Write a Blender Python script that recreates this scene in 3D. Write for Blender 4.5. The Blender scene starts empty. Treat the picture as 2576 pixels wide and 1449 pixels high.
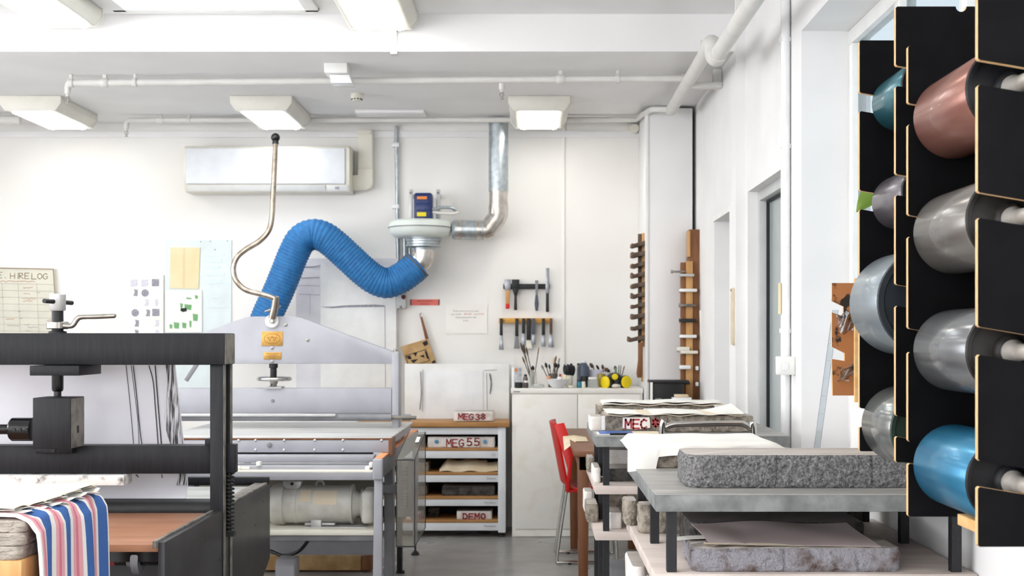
import bpy, bmesh, math, random
from mathutils import Vector, Matrix, noise

random.seed(11)
scene = bpy.context.scene
COL = scene.collection

# ------------------------------------------------------------------ camera, world, exposure
F, CX, CY, EYE = 3200.0, 1340.0, 850.0, 1.30          # focal length in pixels, vanishing point, eye height
cam_data = bpy.data.cameras.new('camera')
cam = bpy.data.objects.new('camera', cam_data)
COL.objects.link(cam)
cam.location = (0, 0, EYE)
cam.rotation_euler = (math.pi / 2, 0, 0)
cam_data.sensor_width = 36.0
cam_data.lens = F / 2576 * 36
cam_data.shift_x = -(CX - 1288) / 2576
cam_data.shift_y = (CY - 724.5) / 2576
cam_data.clip_start = 0.05
cam_data.dof.use_dof = True
cam_data.dof.focus_distance = 3.6
cam_data.dof.aperture_fstop = 8.0
scene.camera = cam

world = bpy.data.worlds.new('overcast_sky')
scene.world = world
world.use_nodes = True
bg = world.node_tree.nodes['Background']
bg.inputs[0].default_value = (0.955, 0.965, 1.0, 1)
bg.inputs[1].default_value = 4.5
scene.view_settings.view_transform = 'Standard'
scene.view_settings.look = 'None'
scene.view_settings.exposure = 1.0
scene.view_settings.gamma = 1.0
scene.view_settings.use_curve_mapping = False
scene.cycles.use_adaptive_sampling = True
scene.cycles.adaptive_threshold = 0.12
scene.cycles.use_light_tree = False
scene.cycles.max_bounces = 6
scene.cycles.diffuse_bounces = 3
scene.cycles.glossy_bounces = 3
scene.cycles.transparent_max_bounces = 12
LAMP_STRENGTH = 5.6


def portal(name, loc, rot, sx, sy):                    # marks the glazed openings for the sky light
    l = bpy.data.lights.new(name, 'AREA')
    l.shape = 'RECTANGLE'
    l.size, l.size_y = sx, sy
    l.cycles.is_portal = True
    o = bpy.data.objects.new(name, l)
    o.location = loc
    o.rotation_euler = rot
    COL.objects.link(o)


# ------------------------------------------------------------------ helpers
def X(px, d): return (px - CX) * d / F
def Z(py, d): return EYE + (CY - py) * d / F
def P(px, py, d): return Vector((X(px, d), d, Z(py, d)))
def dfloor(py): return EYE * F / (py - CY)


def lin(h):
    h = h.lstrip('#')
    out = []
    for i in (0, 2, 4):
        c = int(h[i:i + 2], 16) / 255
        out.append(c / 12.92 if c <= 0.04045 else ((c + 0.055) / 1.055) ** 2.4)
    return (*out, 1)


class MB:
    def __init__(s):
        s.v, s.f, s.m = [], [], []

    def add(s, verts, faces, m=0):
        n = len(s.v)
        s.v += [Vector(v) for v in verts]
        s.f += [[i + n for i in f] for f in faces]
        s.m += [m] * len(faces)
        return s

    def box(s, x0, x1, y0, y1, z0, z1, m=0):
        vs = [(x0, y0, z0), (x1, y0, z0), (x1, y1, z0), (x0, y1, z0), (x0, y0, z1), (x1, y0, z1), (x1, y1, z1), (x0, y1, z1)]
        return s.add(vs, [(0, 1, 5, 4), (1, 2, 6, 5), (2, 3, 7, 6), (3, 0, 4, 7), (4, 5, 6, 7), (3, 2, 1, 0)], m)

    def pbox(s, px0, px1, py0, py1, d0, d1, m=0):      # front face seen at that rectangle at depth d0, going back to d1
        return s.box(X(px0, d0), X(px1, d0), d0, d1, Z(py1, d0), Z(py0, d0), m)

    def obox(s, c, size, rot=(0, 0, 0), m=0):
        R = Matrix.Rotation(rot[2], 3, 'Z') @ Matrix.Rotation(rot[1], 3, 'Y') @ Matrix.Rotation(rot[0], 3, 'X')
        c = Vector(c)
        h = Vector(size) / 2
        vs = []
        for sz in (-1, 1):
            for sx, sy in ((-1, -1), (1, -1), (1, 1), (-1, 1)):
                vs.append(c + R @ Vector((sx * h.x, sy * h.y, sz * h.z)))
        return s.add(vs, [(0, 1, 5, 4), (1, 2, 6, 5), (2, 3, 7, 6), (3, 0, 4, 7), (4, 5, 6, 7), (3, 2, 1, 0)], m)

    def prism(s, poly, plane, a, b, m=0, ms=None):
        if ms is None: ms = m
        def q(u, v, w):
            return {'xz': (u, w, v), 'yz': (w, u, v), 'xy': (u, v, w)}[plane]
        n = len(poly)
        k = len(s.v)
        s.v += [Vector(q(u, v, a)) for u, v in poly] + [Vector(q(u, v, b)) for u, v in poly]
        s.f.append([k + i for i in range(n)]); s.m.append(m)
        s.f.append([k + n + i for i in range(n)][::-1]); s.m.append(m)
        for i in range(n):
            j = (i + 1) % n
            s.f.append([k + i, k + j, k + n + j, k + n + i]); s.m.append(ms)
        return s

    def tube(s, pts, r, n=12, caps=True, m=0, closed=False):
        pts = [Vector(p) for p in pts]
        N = len(pts)
        rs = r if isinstance(r, (list, tuple)) else [r] * N
        T = []
        for i in range(N):
            if closed:
                t = pts[(i + 1) % N] - pts[i - 1]
            else:
                t = pts[min(i + 1, N - 1)] - pts[max(i - 1, 0)]
            T.append(t.normalized() if t.length > 1e-9 else Vector((0, 0, 1)))
        ref = Vector((0, 0, 1)) if abs(T[0].z) < .9 else Vector((1, 0, 0))
        nrm = (ref - T[0] * ref.dot(T[0])).normalized()
        k = len(s.v)
        for i in range(N):
            nrm = (nrm - T[i] * nrm.dot(T[i]))
            nrm = nrm.normalized() if nrm.length > 1e-6 else T[i].orthogonal().normalized()
            b = T[i].cross(nrm)
            for j in range(n):
                a = 2 * math.pi * j / n
                s.v.append(pts[i] + (nrm * math.cos(a) + b * math.sin(a)) * rs[i])
        for i in range(N if closed else N - 1):
            i2 = (i + 1) % N
            for j in range(n):
                j2 = (j + 1) % n
                s.f.append([k + i * n + j, k + i * n + j2, k + i2 * n + j2, k + i2 * n + j]); s.m.append(m)
        if caps and not closed:
            s.f.append([k + j for j in range(n)][::-1]); s.m.append(m)
            s.f.append([k + (N - 1) * n + j for j in range(n)]); s.m.append(m)
        return s

    def cyl(s, p0, p1, r0, r1=None, n=20, m=0):
        return s.tube([p0, p1], [r0, r0 if r1 is None else r1], n, True, m)

    def lathe(s, prof, origin, axis=(0, 0, 1), n=28, m=0, caps=True):   # prof: (radius, distance along axis)
        ax = Vector(axis).normalized()
        u = ax.orthogonal().normalized()
        w = ax.cross(u)
        o = Vector(origin)
        k = len(s.v)
        for r, t in prof:
            for j in range(n):
                a = 2 * math.pi * j / n
                s.v.append(o + ax * t + (u * math.cos(a) + w * math.sin(a)) * max(r, 1e-5))
        for i in range(len(prof) - 1):
            for j in range(n):
                j2 = (j + 1) % n
                s.f.append([k + i * n + j, k + i * n + j2, k + (i + 1) * n + j2, k + (i + 1) * n + j]); s.m.append(m)
        if caps:
            s.f.append([k + j for j in range(n)][::-1]); s.m.append(m)
            s.f.append([k + (len(prof) - 1) * n + j for j in range(n)]); s.m.append(m)
        return s

    def ball(s, c, r, n=16, m=0, sc=(1, 1, 1)):
        c = Vector(c)
        h = n // 2
        prof = [(r * math.sin(math.pi * i / h), -r * math.cos(math.pi * i / h)) for i in range(h + 1)]
        k = len(s.v)
        s.lathe(prof, c, (0, 0, 1), n, m, caps=False)
        for i in range(k, len(s.v)):
            dlt = s.v[i] - c
            s.v[i] = c + Vector((dlt.x * sc[0], dlt.y * sc[1], dlt.z * sc[2]))
        return s

    def sheet(s, fn, nu, nv, th, m=0):
        k = len(s.v)
        g = [[Vector(fn(i / nu, j / nv)) for j in range(nv + 1)] for i in range(nu + 1)]
        nr = []
        for i in range(nu + 1):
            row = []
            for j in range(nv + 1):
                a = g[min(i + 1, nu)][j] - g[max(i - 1, 0)][j]
                b = g[i][min(j + 1, nv)] - g[i][max(j - 1, 0)]
                c = a.cross(b)
                row.append(c.normalized() if c.length > 1e-12 else Vector((0, 0, 1)))
            nr.append(row)
        W = nv + 1
        for i in range(nu + 1):
            for j in range(W):
                s.v.append(g[i][j] + nr[i][j] * th / 2)
        for i in range(nu + 1):
            for j in range(W):
                s.v.append(g[i][j] - nr[i][j] * th / 2)
        o = (nu + 1) * W
        for i in range(nu):
            for j in range(nv):
                a, b, c, d = i * W + j, (i + 1) * W + j, (i + 1) * W + j + 1, i * W + j + 1
                s.f.append([k + a, k + b, k + c, k + d]); s.m.append(m)
                s.f.append([k + o + d, k + o + c, k + o + b, k + o + a]); s.m.append(m)
        ring = [i * W for i in range(nu + 1)] + [nu * W + j for j in range(1, W)] + [i * W + nv for i in range(nu - 1, -1, -1)] + [j for j in range(nv - 1, 0, -1)]
        for a, b in zip(ring, ring[1:] + ring[:1]):
            s.f.append([k + a, k + o + a, k + o + b, k + b]); s.m.append(m)
        return s

    def ribbon(s, pts, w, ux, uy, m=0):                 # flat stroke in the plane of ux, uy
        n = ux.cross(uy)
        for a, b in zip(pts, pts[1:]):
            t = (b - a)
            if t.length < 1e-7: continue
            t.normalize()
            q = n.cross(t).normalized() * w / 2
            a2, b2 = a - t * w * .35, b + t * w * .35
            s.add([a2 - q, b2 - q, b2 + q, a2 + q], [(0, 1, 2, 3)], m)
        return s


WO = {}


def build(mb, name, mats, parent=None, bevel=0.0, seg=2, sharp=38, smooth=True, origin=None, recalc=True):
    me = bpy.data.meshes.new(name)
    bm = bmesh.new()
    vs = [bm.verts.new(v) for v in mb.v]
    for f, mi in zip(mb.f, mb.m):
        try:
            fc = bm.faces.new([vs[i] for i in f])
            fc.material_index = mi
        except ValueError:
            pass
    if recalc:
        bmesh.ops.recalc_face_normals(bm, faces=bm.faces[:])
    if bevel > 0:
        es = [e for e in bm.edges if len(e.link_faces) == 2 and e.calc_face_angle(0) > math.radians(30)]
        bmesh.ops.bevel(bm, geom=es, offset=bevel, segments=seg, affect='EDGES', profile=0.5, clamp_overlap=True)
    if smooth:
        sh = math.radians(sharp)
        for f in bm.faces: f.smooth = True
        for e in bm.edges:
            if len(e.link_faces) == 2 and e.calc_face_angle(0) > sh: e.smooth = False
    if origin is None:
        xs = [v.co.x for v in bm.verts]; ys = [v.co.y for v in bm.verts]; zs = [v.co.z for v in bm.verts]
        origin = Vector(((min(xs) + max(xs)) / 2, (min(ys) + max(ys)) / 2, min(zs)))
    origin = Vector(origin)
    for v in bm.verts: v.co -= origin
    bm.to_mesh(me)
    bm.free()
    for m in (mats if isinstance(mats, (list, tuple)) else [mats]): me.materials.append(m)
    o = bpy.data.objects.new(name, me)
    COL.objects.link(o)
    WO[o.name] = origin
    if parent is not None:
        o.parent = parent
        o.location = origin - WO[parent.name]
    else:
        o.location = origin
    return o


def tag(o, label, cat, group=None):
    o['label'] = label
    o['category'] = cat
    if group: o['group'] = group
    return o


def thing(name, loc, label, cat, group=None):
    o = bpy.data.objects.new(name, None)
    o.empty_display_size = .05
    COL.objects.link(o)
    o.location = loc
    WO[o.name] = Vector(loc)
    return tag(o, label, cat, group)


def struct(o):
    o['kind'] = 'structure'
    return o


def place_copy(src, delta, parent):                     # a copy of a part, shifted, for another thing or the same one
    c = src.copy()
    COL.objects.link(c)
    c.parent = parent
    w = WO[src.name] + Vector(delta)
    WO[c.name] = w
    c.location = w - WO[parent.name] if parent else w
    return c


def spline(pts, n=10):
    pts = [Vector(p) for p in pts]
    P0 = [pts[0] * 2 - pts[1]] + pts + [pts[-1] * 2 - pts[-2]]
    out = []
    for i in range(1, len(P0) - 2):
        a, b, c, d = P0[i - 1:i + 3]
        for k in range(n):
            t = k / n
            out.append(.5 * ((2 * b) + (c - a) * t + (2 * a - 5 * b + 4 * c - d) * t * t + (3 * b - a - 3 * c + d) * t ** 3))
    out.append(pts[-1])
    return out


def even(pts, step):
    out = [pts[0].copy()]
    acc = 0
    for a, b in zip(pts, pts[1:]):
        L = (b - a).length
        while acc + L >= step:
            t = (step - acc) / L
            a = a.lerp(b, t)
            L = (b - a).length
            out.append(a.copy())
            acc = 0
        acc += L
    return out


# ------------------------------------------------------------------ materials
def mat(name, col, rough=.5, metal=0.0, col2=None, scale=8, detail=5, lo=.4, hi=.65, stretch=(1, 1, 1), bump=0.0, bscale=80,
        bstretch=None, spec=.5, trans=0.0, emit=0.0, coat=0.0, rvar=0.0, ior=1.45):
    m = bpy.data.materials.new(name)
    m.use_nodes = True
    nt = m.node_tree
    b = nt.nodes['Principled BSDF']
    c = lin(col) if isinstance(col, str) else (*col, 1)
    b.inputs['Base Color'].default_value = c
    b.inputs['Roughness'].default_value = rough
    b.inputs['Metallic'].default_value = metal
    b.inputs['Specular IOR Level'].default_value = spec
    b.inputs['Transmission Weight'].default_value = trans
    b.inputs['Coat Weight'].default_value = coat
    b.inputs['IOR'].default_value = ior
    tc = nt.nodes.new('ShaderNodeTexCoord')
    if col2 is None:
        col2c = tuple(min(1, x * .93) for x in c[:3]) + (1,)
    else:
        col2c = lin(col2)
    mp = nt.nodes.new('ShaderNodeMapping')
    mp.inputs['Scale'].default_value = stretch
    nt.links.new(tc.outputs['Object'], mp.inputs[0])
    nz = nt.nodes.new('ShaderNodeTexNoise')
    nz.inputs['Scale'].default_value = scale
    nz.inputs['Detail'].default_value = detail
    nt.links.new(mp.outputs[0], nz.inputs['Vector'])
    rp = nt.nodes.new('ShaderNodeValToRGB')
    rp.color_ramp.elements[0].position = lo
    rp.color_ramp.elements[1].position = hi
    rp.color_ramp.elements[0].color = c
    rp.color_ramp.elements[1].color = col2c
    nt.links.new(nz.outputs[0], rp.inputs[0])
    nt.links.new(rp.outputs[0], b.inputs['Base Color'])
    if rvar:
        mr = nt.nodes.new('ShaderNodeMapRange')
        mr.inputs['To Min'].default_value = max(0, rough - rvar)
        mr.inputs['To Max'].default_value = min(1, rough + rvar)
        nt.links.new(nz.outputs[0], mr.inputs[0])
        nt.links.new(mr.outputs[0], b.inputs['Roughness'])
    if bump:
        mp2 = nt.nodes.new('ShaderNodeMapping')
        mp2.inputs['Scale'].default_value = bstretch or stretch
        nt.links.new(tc.outputs['Object'], mp2.inputs[0])
        n2 = nt.nodes.new('ShaderNodeTexNoise')
        n2.inputs['Scale'].default_value = bscale
        n2.inputs['Detail'].default_value = 4
        nt.links.new(mp2.outputs[0], n2.inputs['Vector'])
        bp = nt.nodes.new('ShaderNodeBump')
        bp.inputs['Strength'].default_value = bump
        bp.inputs['Distance'].default_value = .01
        nt.links.new(n2.outputs[0], bp.inputs['Height'])
        nt.links.new(bp.outputs[0], b.inputs['Normal'])
    if emit:
        b.inputs['Emission Color'].default_value = c
        b.inputs['Emission Strength'].default_value = emit
    return m


def thin_glass(name, tint='#ffffff', gloss=.08, fac_t=1.0):
    m = bpy.data.materials.new(name)
    m.use_nodes = True
    nt = m.node_tree
    nt.nodes.remove(nt.nodes['Principled BSDF'])
    out = nt.nodes['Material Output']
    tr = nt.nodes.new('ShaderNodeBsdfTransparent')
    tr.inputs[0].default_value = lin(tint)
    gl = nt.nodes.new('ShaderNodeBsdfGlossy')
    gl.inputs['Roughness'].default_value = .04
    mx = nt.nodes.new('ShaderNodeMixShader')
    mx.inputs[0].default_value = gloss
    nt.links.new(tr.outputs[0], mx.inputs[1])
    nt.links.new(gl.outputs[0], mx.inputs[2])
    nt.links.new(mx.outputs[0], out.inputs[0])
    return m


def stripe_mat(name, period, stops, rough=.95, axis=1):
    m = mat(name, '#ffffff', rough, bump=.5, bscale=420)
    nt = m.node_tree
    b = nt.nodes['Principled BSDF']
    tc = nt.nodes['Texture Coordinate']
    sp = nt.nodes.new('ShaderNodeSeparateXYZ')
    nt.links.new(tc.outputs['Object'], sp.inputs[0])
    dv = nt.nodes.new('ShaderNodeMath'); dv.operation = 'DIVIDE'; dv.inputs[1].default_value = period
    nt.links.new(sp.outputs[axis], dv.inputs[0])
    ad = nt.nodes.new('ShaderNodeMath'); ad.operation = 'ADD'; ad.inputs[1].default_value = 10.0
    nt.links.new(dv.outputs[0], ad.inputs[0])
    fr = nt.nodes.new('ShaderNodeMath'); fr.operation = 'FRACT'
    nt.links.new(ad.outputs[0], fr.inputs[0])
    rp = nt.nodes.new('ShaderNodeValToRGB')
    cr = rp.color_ramp
    cr.interpolation = 'CONSTANT'
    cr.elements[0].position = stops[0][0]; cr.elements[0].color = lin(stops[0][1])
    cr.elements[1].position = stops[1][0]; cr.elements[1].color = lin(stops[1][1])
    for p, c in stops[2:]:
        e = cr.elements.new(p); e.color = lin(c)
    nt.links.new(fr.outputs[0], rp.inputs[0])
    nt.links.new(rp.outputs[0], b.inputs['Base Color'])
    return m


def smoked(name, col, fac):
    m = mat(name, col, .25, spec=.5)
    nt = m.node_tree
    tr = nt.nodes.new('ShaderNodeBsdfTransparent')
    mx = nt.nodes.new('ShaderNodeMixShader')
    mx.inputs[0].default_value = fac
    nt.links.new(tr.outputs[0], mx.inputs[1])
    nt.links.new(nt.nodes['Principled BSDF'].outputs[0], mx.inputs[2])
    nt.links.new(mx.outputs[0], nt.nodes['Material Output'].inputs[0])
    return m


M = {}
M['wall'] = mat('white_plaster', '#f3f2f1', .8, col2='#eeedec', scale=3, detail=1)
M['wall_warm'] = mat('cream_plaster', '#f4f2ee', .8, col2='#f0ede8', scale=2, detail=1)
M['ceil'] = mat('white_ceiling_paint', '#f4f3f2', .85, col2='#f0efee', scale=2.5, detail=1)
M['floor'] = mat('grey_epoxy_floor', '#9c9a97', .3, col2='#8d8b88', scale=3.5, detail=2, rvar=.12)
M['white'] = mat('white_enamel', '#f2f2ef', .4)
M['gloss_white'] = mat('glossy_white_plastic', '#f3f4f5', .18)
M['cream'] = mat('cream_plastic', '#eae6d8', .45)
M['cream_metal'] = mat('cream_cabinet_paint', '#f4f1ea', .5, col2='#ece6d8', scale=9, lo=.5, hi=.75)
M['pipe'] = mat('white_painted_pipe', '#e2e0db', .5)
M['lamp'] = mat('lit_diffuser', '#fffdf6', .5, emit=LAMP_STRENGTH)
M['lamp_cool'] = mat('lit_diffuser_cool', '#f6faff', .5, emit=LAMP_STRENGTH)
M['housing'] = mat('off_white_housing', '#e8e5da', .45)
M['black_steel'] = mat('black_painted_steel', '#17181c', .45, col2='#1e1f23', scale=14, detail=3, stretch=(6, 1, .6), spec=.3, bump=.1, bscale=90, bstretch=(3, 1, .15))
M['worn_edge'] = mat('worn_steel_edge', '#8d877e', .5, metal=.3, col2='#5d5a56', scale=18)
M['black'] = mat('matt_black', '#141517', .5, col2='#1c1d1f', scale=20, detail=2)
M['black_gloss'] = mat('glossy_black', '#0d0e10', .18)
M['steel'] = mat('bare_steel', '#a9a6a0', .3, metal=.9, col2='#8d8983', scale=18)
M['chrome'] = mat('chrome_tube', '#c9c6c1', .14, metal=1.0)
M['nickel'] = mat('nickel_tube', '#b6aa9c', .26, metal=1.0, col2='#8f8377', scale=25)
M['galv'] = mat('galvanised_duct', '#b9c0c4', .32, metal=.75, col2='#a2abb0', scale=30)
M['duct_tape'] = mat('foil_duct', '#cfcac4', .25, metal=.85, col2='#b9b2aa', scale=20)
M['alu'] = mat('cast_aluminium', '#c6c6c5', .4, metal=.5)
M['grey_press'] = mat('pale_grey_enamel', '#aeaeb5', .45, col2='#a6a6ad', scale=7, detail=2)
M['grey_dark'] = mat('mid_grey_enamel', '#86868a', .5, col2='#78787c', scale=9)
M['bed_top'] = mat('scuffed_bed_surface', '#cfcfce', .35, col2='#adaca9', scale=5, stretch=(.35, 3, 1))
M['motor'] = mat('cream_grey_motor_paint', '#dad8d0', .38, col2='#c4c1b7', scale=10)
M['brass'] = mat('brass_plate', '#c79a52', .38, metal=.55, col2='#b98a44', scale=18)
M['brass_ink'] = mat('engraved_brown', '#5b3f1e', .5)
M['orange_wood'] = mat('orange_painted_edge', '#e8a173', .6, col2='#dc8e5e', scale=12)
M['wood_top'] = mat('oiled_beech', '#b98a54', .5, col2='#a87845', scale=9, stretch=(.6, 3, 3))
M['wood_light'] = mat('pine', '#cfa169', .6, col2='#bb8c55', scale=10, stretch=(3, 3, .4))
M['wood_brown'] = mat('brown_hardwood', '#8a5c39', .6, col2='#754a2c', scale=10, stretch=(3, 3, .4))
M['wood_dark'] = mat('dark_hardwood', '#4a3a30', .55, col2='#6a5848', scale=22, stretch=(1, 1, 1))
M['table_wood'] = mat('stained_table_wood', '#7d4f30', .45, col2='#6a3f25', scale=9, stretch=(3, 3, .4))
M['ply_edge'] = mat('plywood_edge', '#dcb889', .65, col2='#c99f6c', scale=40, stretch=(1, 6, 1))
M['ply_black'] = mat('black_laminate', '#070709', .7, col2='#0c0c0e', scale=14, detail=2, spec=.12)
M['ply_natural'] = mat('bare_plywood', '#dcb27a', .6, col2='#cb9d63', scale=9, stretch=(.5, 4, 4))
M['paper'] = mat('white_paper', '#f6f4ee', .9, col2='#efece4', scale=3)
M['paper_warm'] = mat('cream_paper', '#efe2cb', .9, col2='#e6d5b9', scale=5)
M['paper_cream'] = mat('pale_yellow_paper', '#efdfb8', .9, col2='#ead5a4', scale=5)
M['paper_grey'] = mat('mauve_grey_paper', '#c3b4b2', .9, col2='#b8a8a5', scale=4)
M['paper_blue'] = mat('pale_blue_paper', '#e3ecec', .9)
M['ink'] = mat('black_ink', '#121214', .6)
M['ink_grey'] = mat('grey_ink', '#8b8994', .8, col2='#a7a5ae', scale=60)
M['ink_faint'] = mat('faint_grey_ink', '#c9c8d2', .9, col2='#e2e1e8', scale=80)
M['ink_red'] = mat('red_paint', '#b04446', .6, col2='#9c3638', scale=40)
M['ink_orange'] = mat('orange_marker', '#d08a5c', .8)
M['ink_brown'] = mat('brown_marker', '#8f7658', .8)
M['green_ink'] = mat('green_ink', '#7fb27c', .8, col2='#6aa46b', scale=40)
M['label_white'] = mat('white_paint_patch', '#eeeae6', .7, col2='#ded6d0', scale=20)
M['blue_dot'] = mat('blue_paint', '#5b93bd', .7)
M['hose'] = mat('blue_hose_fabric', '#2a74b0', .62, col2='#22659f', scale=30, detail=2)
M['hose_cuff'] = mat('dark_rubber_cuff', '#4d5560', .5)
M['motor_blue'] = mat('navy_motor_paint', '#1c2f66', .3)
M['fan_white'] = mat('pale_green_white_enamel', '#dfe6df', .3)
M['orange_label'] = mat('orange_label', '#e98b3c', .6)
M['yellow_label'] = mat('yellow_label', '#e9d32c', .6)
M['red_label'] = mat('salmon_red_label', '#e8776b', .6)
M['red'] = mat('red_moulded_plastic', '#d0160e', .4)
M['yellow'] = mat('yellow_filter_plastic', '#f2d811', .45)
M['stone'] = mat('grey_limestone_side', '#939291', .7, col2='#57575a', scale=150, detail=4, lo=.34, hi=.66, bump=1.0, bscale=170)
M['stone_far'] = mat('warm_limestone_side', '#a1988a', .85, col2='#6d645a', scale=45, detail=6, bump=.9, bscale=110)
M['stone_dark'] = mat('dark_limestone_side', '#55524f', .75, col2='#2f2d2d', scale=32, detail=8, bump=1.0, bscale=120)
M['stone_red'] = mat('rust_stained_limestone_side', '#96949a', .75, col2='#5c4a42', scale=24, detail=8, lo=.48, hi=.7, bump=1.0, bscale=150)
M['stone_pale'] = mat('pale_limestone_side', '#b5aca0', .85, col2='#8f857b', scale=14, detail=8, stretch=(1, 1, 2.5), bump=1.0, bscale=70)
M['stone_white'] = mat('white_painted_stone', '#efeae6', .7, col2='#d8d0c8', scale=10, bump=.3, bscale=80)
M['stone_top'] = mat('ground_stone_surface', '#c2bbb3', .55, col2='#aea69e', scale=5, stretch=(.5, 2, 1))
M['stone_top_dark'] = mat('inked_stone_surface', '#5c5654', .45, col2='#736b68', scale=4, stretch=(.5, 2, 1))
M['rack_top'] = mat('inky_zinc_worktop', '#9a9894', .42, col2='#c6c2ba', scale=7, detail=7, stretch=(.5, 3, 1), lo=.5, hi=.8)
M['rack_edge'] = mat('worn_grey_edge', '#8b8d8c', .5, col2='#626564', scale=18, detail=8, lo=.35, hi=.7, bump=.15, bscale=90)
M['shelf_pale'] = mat('pale_pinkish_shelf_board', '#cfc3bb', .6, col2='#bdb0a8', scale=5, stretch=(.6, 3, 2))
M['rack_leg'] = mat('black_angle_steel', '#191a1e', .5, col2='#2a2b30', scale=60, detail=2, lo=.55, hi=.8)
M['sheet'] = mat('stained_white_plastic_sheet', '#dcdbe0', .4, col2='#d3d1d6', scale=3)
M['smear'] = mat('ink_smear', '#2c2b2d', .6, col2='#d2d0d3', scale=26, stretch=(6, 1, .35), lo=.4, hi=.56)
M['poly'] = mat('stained_polythene_bar', '#eceae6', .5, col2='#6f6a64', scale=26, lo=.54, hi=.7)
M['lino'] = mat('tan_bed_cover', '#b07d5f', .55, col2='#a06d50', scale=6, stretch=(.5, 2, 1))
M['plate_dark'] = mat('satin_black_plate', '#2a2a2c', .38, col2='#37373a', scale=5, detail=2)  # base lightened to carry the reflection on the press side plate
M['axle'] = mat('worn_steel_axle', '#b8b3ab', .3, metal=.35, col2='#9c978f', scale=30)
M['guard'] = smoked('smoked_acrylic', '#7c776c', .62)
M['clear'] = thin_glass('clear_acrylic', '#eef2f4', .1)
M['glass'] = thin_glass('window_glass', '#f4f8f8', .06)
M['frosted'] = thin_glass('frosted_dim_glass', '#94999b', .05)
M['door_glass'] = mat('reflection_tinted_glass', '#aeb6b5', .15, col2='#a4adab', scale=2)  # opaque grey-green base stands in for the reflection in the door pane
M['frame_grey'] = mat('grey_door_frame', '#c9cbca', .5)
M['gasket'] = mat('black_gasket', '#24262c', .6)
M['bench'] = mat('pale_blue_grey_bench_paint', '#eceff2', .45)
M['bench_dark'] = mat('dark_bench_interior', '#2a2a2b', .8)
M['leaf'] = mat('green_leaf', '#6f8a2c', .45, col2='#5c7a22', scale=20)
M['terracotta'] = mat('terracotta', '#a8623f', .8)
M['steel_blade'] = mat('steel_blade', '#a4a6ab', .3, metal=.6, col2='#8d9096', scale=30)
M['handle_black'] = mat('black_handle', '#1c1d1f', .5)
M['glass_jar'] = smoked('jar_glass', '#d9ddd9', .35)
M['kraft'] = mat('kraft_board', '#c9a777', .8, col2='#b18d5e', scale=12)
M['kraft_ink'] = mat('inked_brown_board', '#a86f42', .6, col2='#231f1d', scale=16, lo=.56, hi=.6)
M['canvas'] = mat('unbleached_canvas', '#e8d9bd', .9, col2='#dcc8a6', scale=8)
M['olive'] = mat('olive_sacking', '#9a8d58', .9, col2='#857845', scale=12)


# ------------------------------------------------------------------ the room
XW = 1.09                                   # near stretch of the side wall
DS = XW * F / 536                           # where the side wall steps in
XF = 511 * DS / F                           # far stretch of the side wall
DB = 8.75                                   # back wall
ZL, ZU, DBULK = 2.777, 2.97, 6.56           # low ceiling, high ceiling, edge between them
XL = -5.2
YR = -3.0


def grid_wall(mb, x0, x1, ya, yb, za, zb, holes):
    ys = sorted({ya, yb, *[h[0] for h in holes], *[h[1] for h in holes]})
    zs = sorted({za, zb, *[h[2] for h in holes], *[h[3] for h in holes]})
    for a, b in zip(ys, ys[1:]):
        for c, d in zip(zs, zs[1:]):
            my, mz = (a + b) / 2, (c + d) / 2
            if any(h[0] < my < h[1] and h[2] < mz < h[3] for h in holes): continue
            mb.box(x0, x1, a, b, c, d)


mb = MB(); mb.box(XL - .2, XW + .6, YR - .2, DB + .2, -.1, 0)
struct(build(mb, 'floor', M['floor'], smooth=False))
mb = MB(); mb.box(XL - .2, XW + .3, DB, DB + .2, 0, 3.2)
struct(build(mb, 'wall_back', M['wall_warm'], smooth=False))
LW = [(-1.9, .5, .95, 2.6), (1.0, 3.4, .95, 2.6), (3.9, 6.1, .95, 2.6)]   # tall windows down the long wall on the left
mb = MB(); grid_wall(mb, XL - .25, XL, YR - .2, DB, 0, 3.2, LW)
struct(build(mb, 'wall_left', M['wall'], smooth=False))
RW = [(-4.9, -3.1), (-2.8, -1.0)]                         # unseen windows added behind the camera to light the front faces
RZ0, RZ1 = .8, 2.3
mb = MB()
cuts = [XL - .2] + [v for w in RW for v in w] + [XW + .3]
for a, b in zip(cuts[0::2], cuts[1::2]): mb.box(a, b, YR - .2, YR, RZ0, RZ1)
mb.box(XL - .2, XW + .3, YR - .2, YR, 0, RZ0); mb.box(XL - .2, XW + .3, YR - .2, YR, RZ1, 3.2)
struct(build(mb, 'wall_rear', M['wall'], smooth=False))
for i, (a, b) in enumerate(RW):
    e = struct(thing('window_%d' % (i + 12), ((a + b) / 2, YR - .1, RZ0), 'x', 'x')); del e['label'], e['category']
    m = MB(); f = .05; mid = (a + b) / 2
    for x0, x1, z0, z1 in ((a, b, RZ0, RZ0 + f), (a, b, RZ1 - f, RZ1), (a, a + f, RZ0, RZ1), (b - f, b, RZ0, RZ1), (mid - .025, mid + .025, RZ0, RZ1)): m.box(x0, x1, YR - .13, YR - .07, z0, z1)
    build(m, 'window_frame', M['white'], e)
    portal('rear_sky', ((a + b) / 2, YR - .17, (RZ0 + RZ1) / 2), (math.pi / 2, 0, math.pi), b - a, RZ1 - RZ0)

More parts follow.
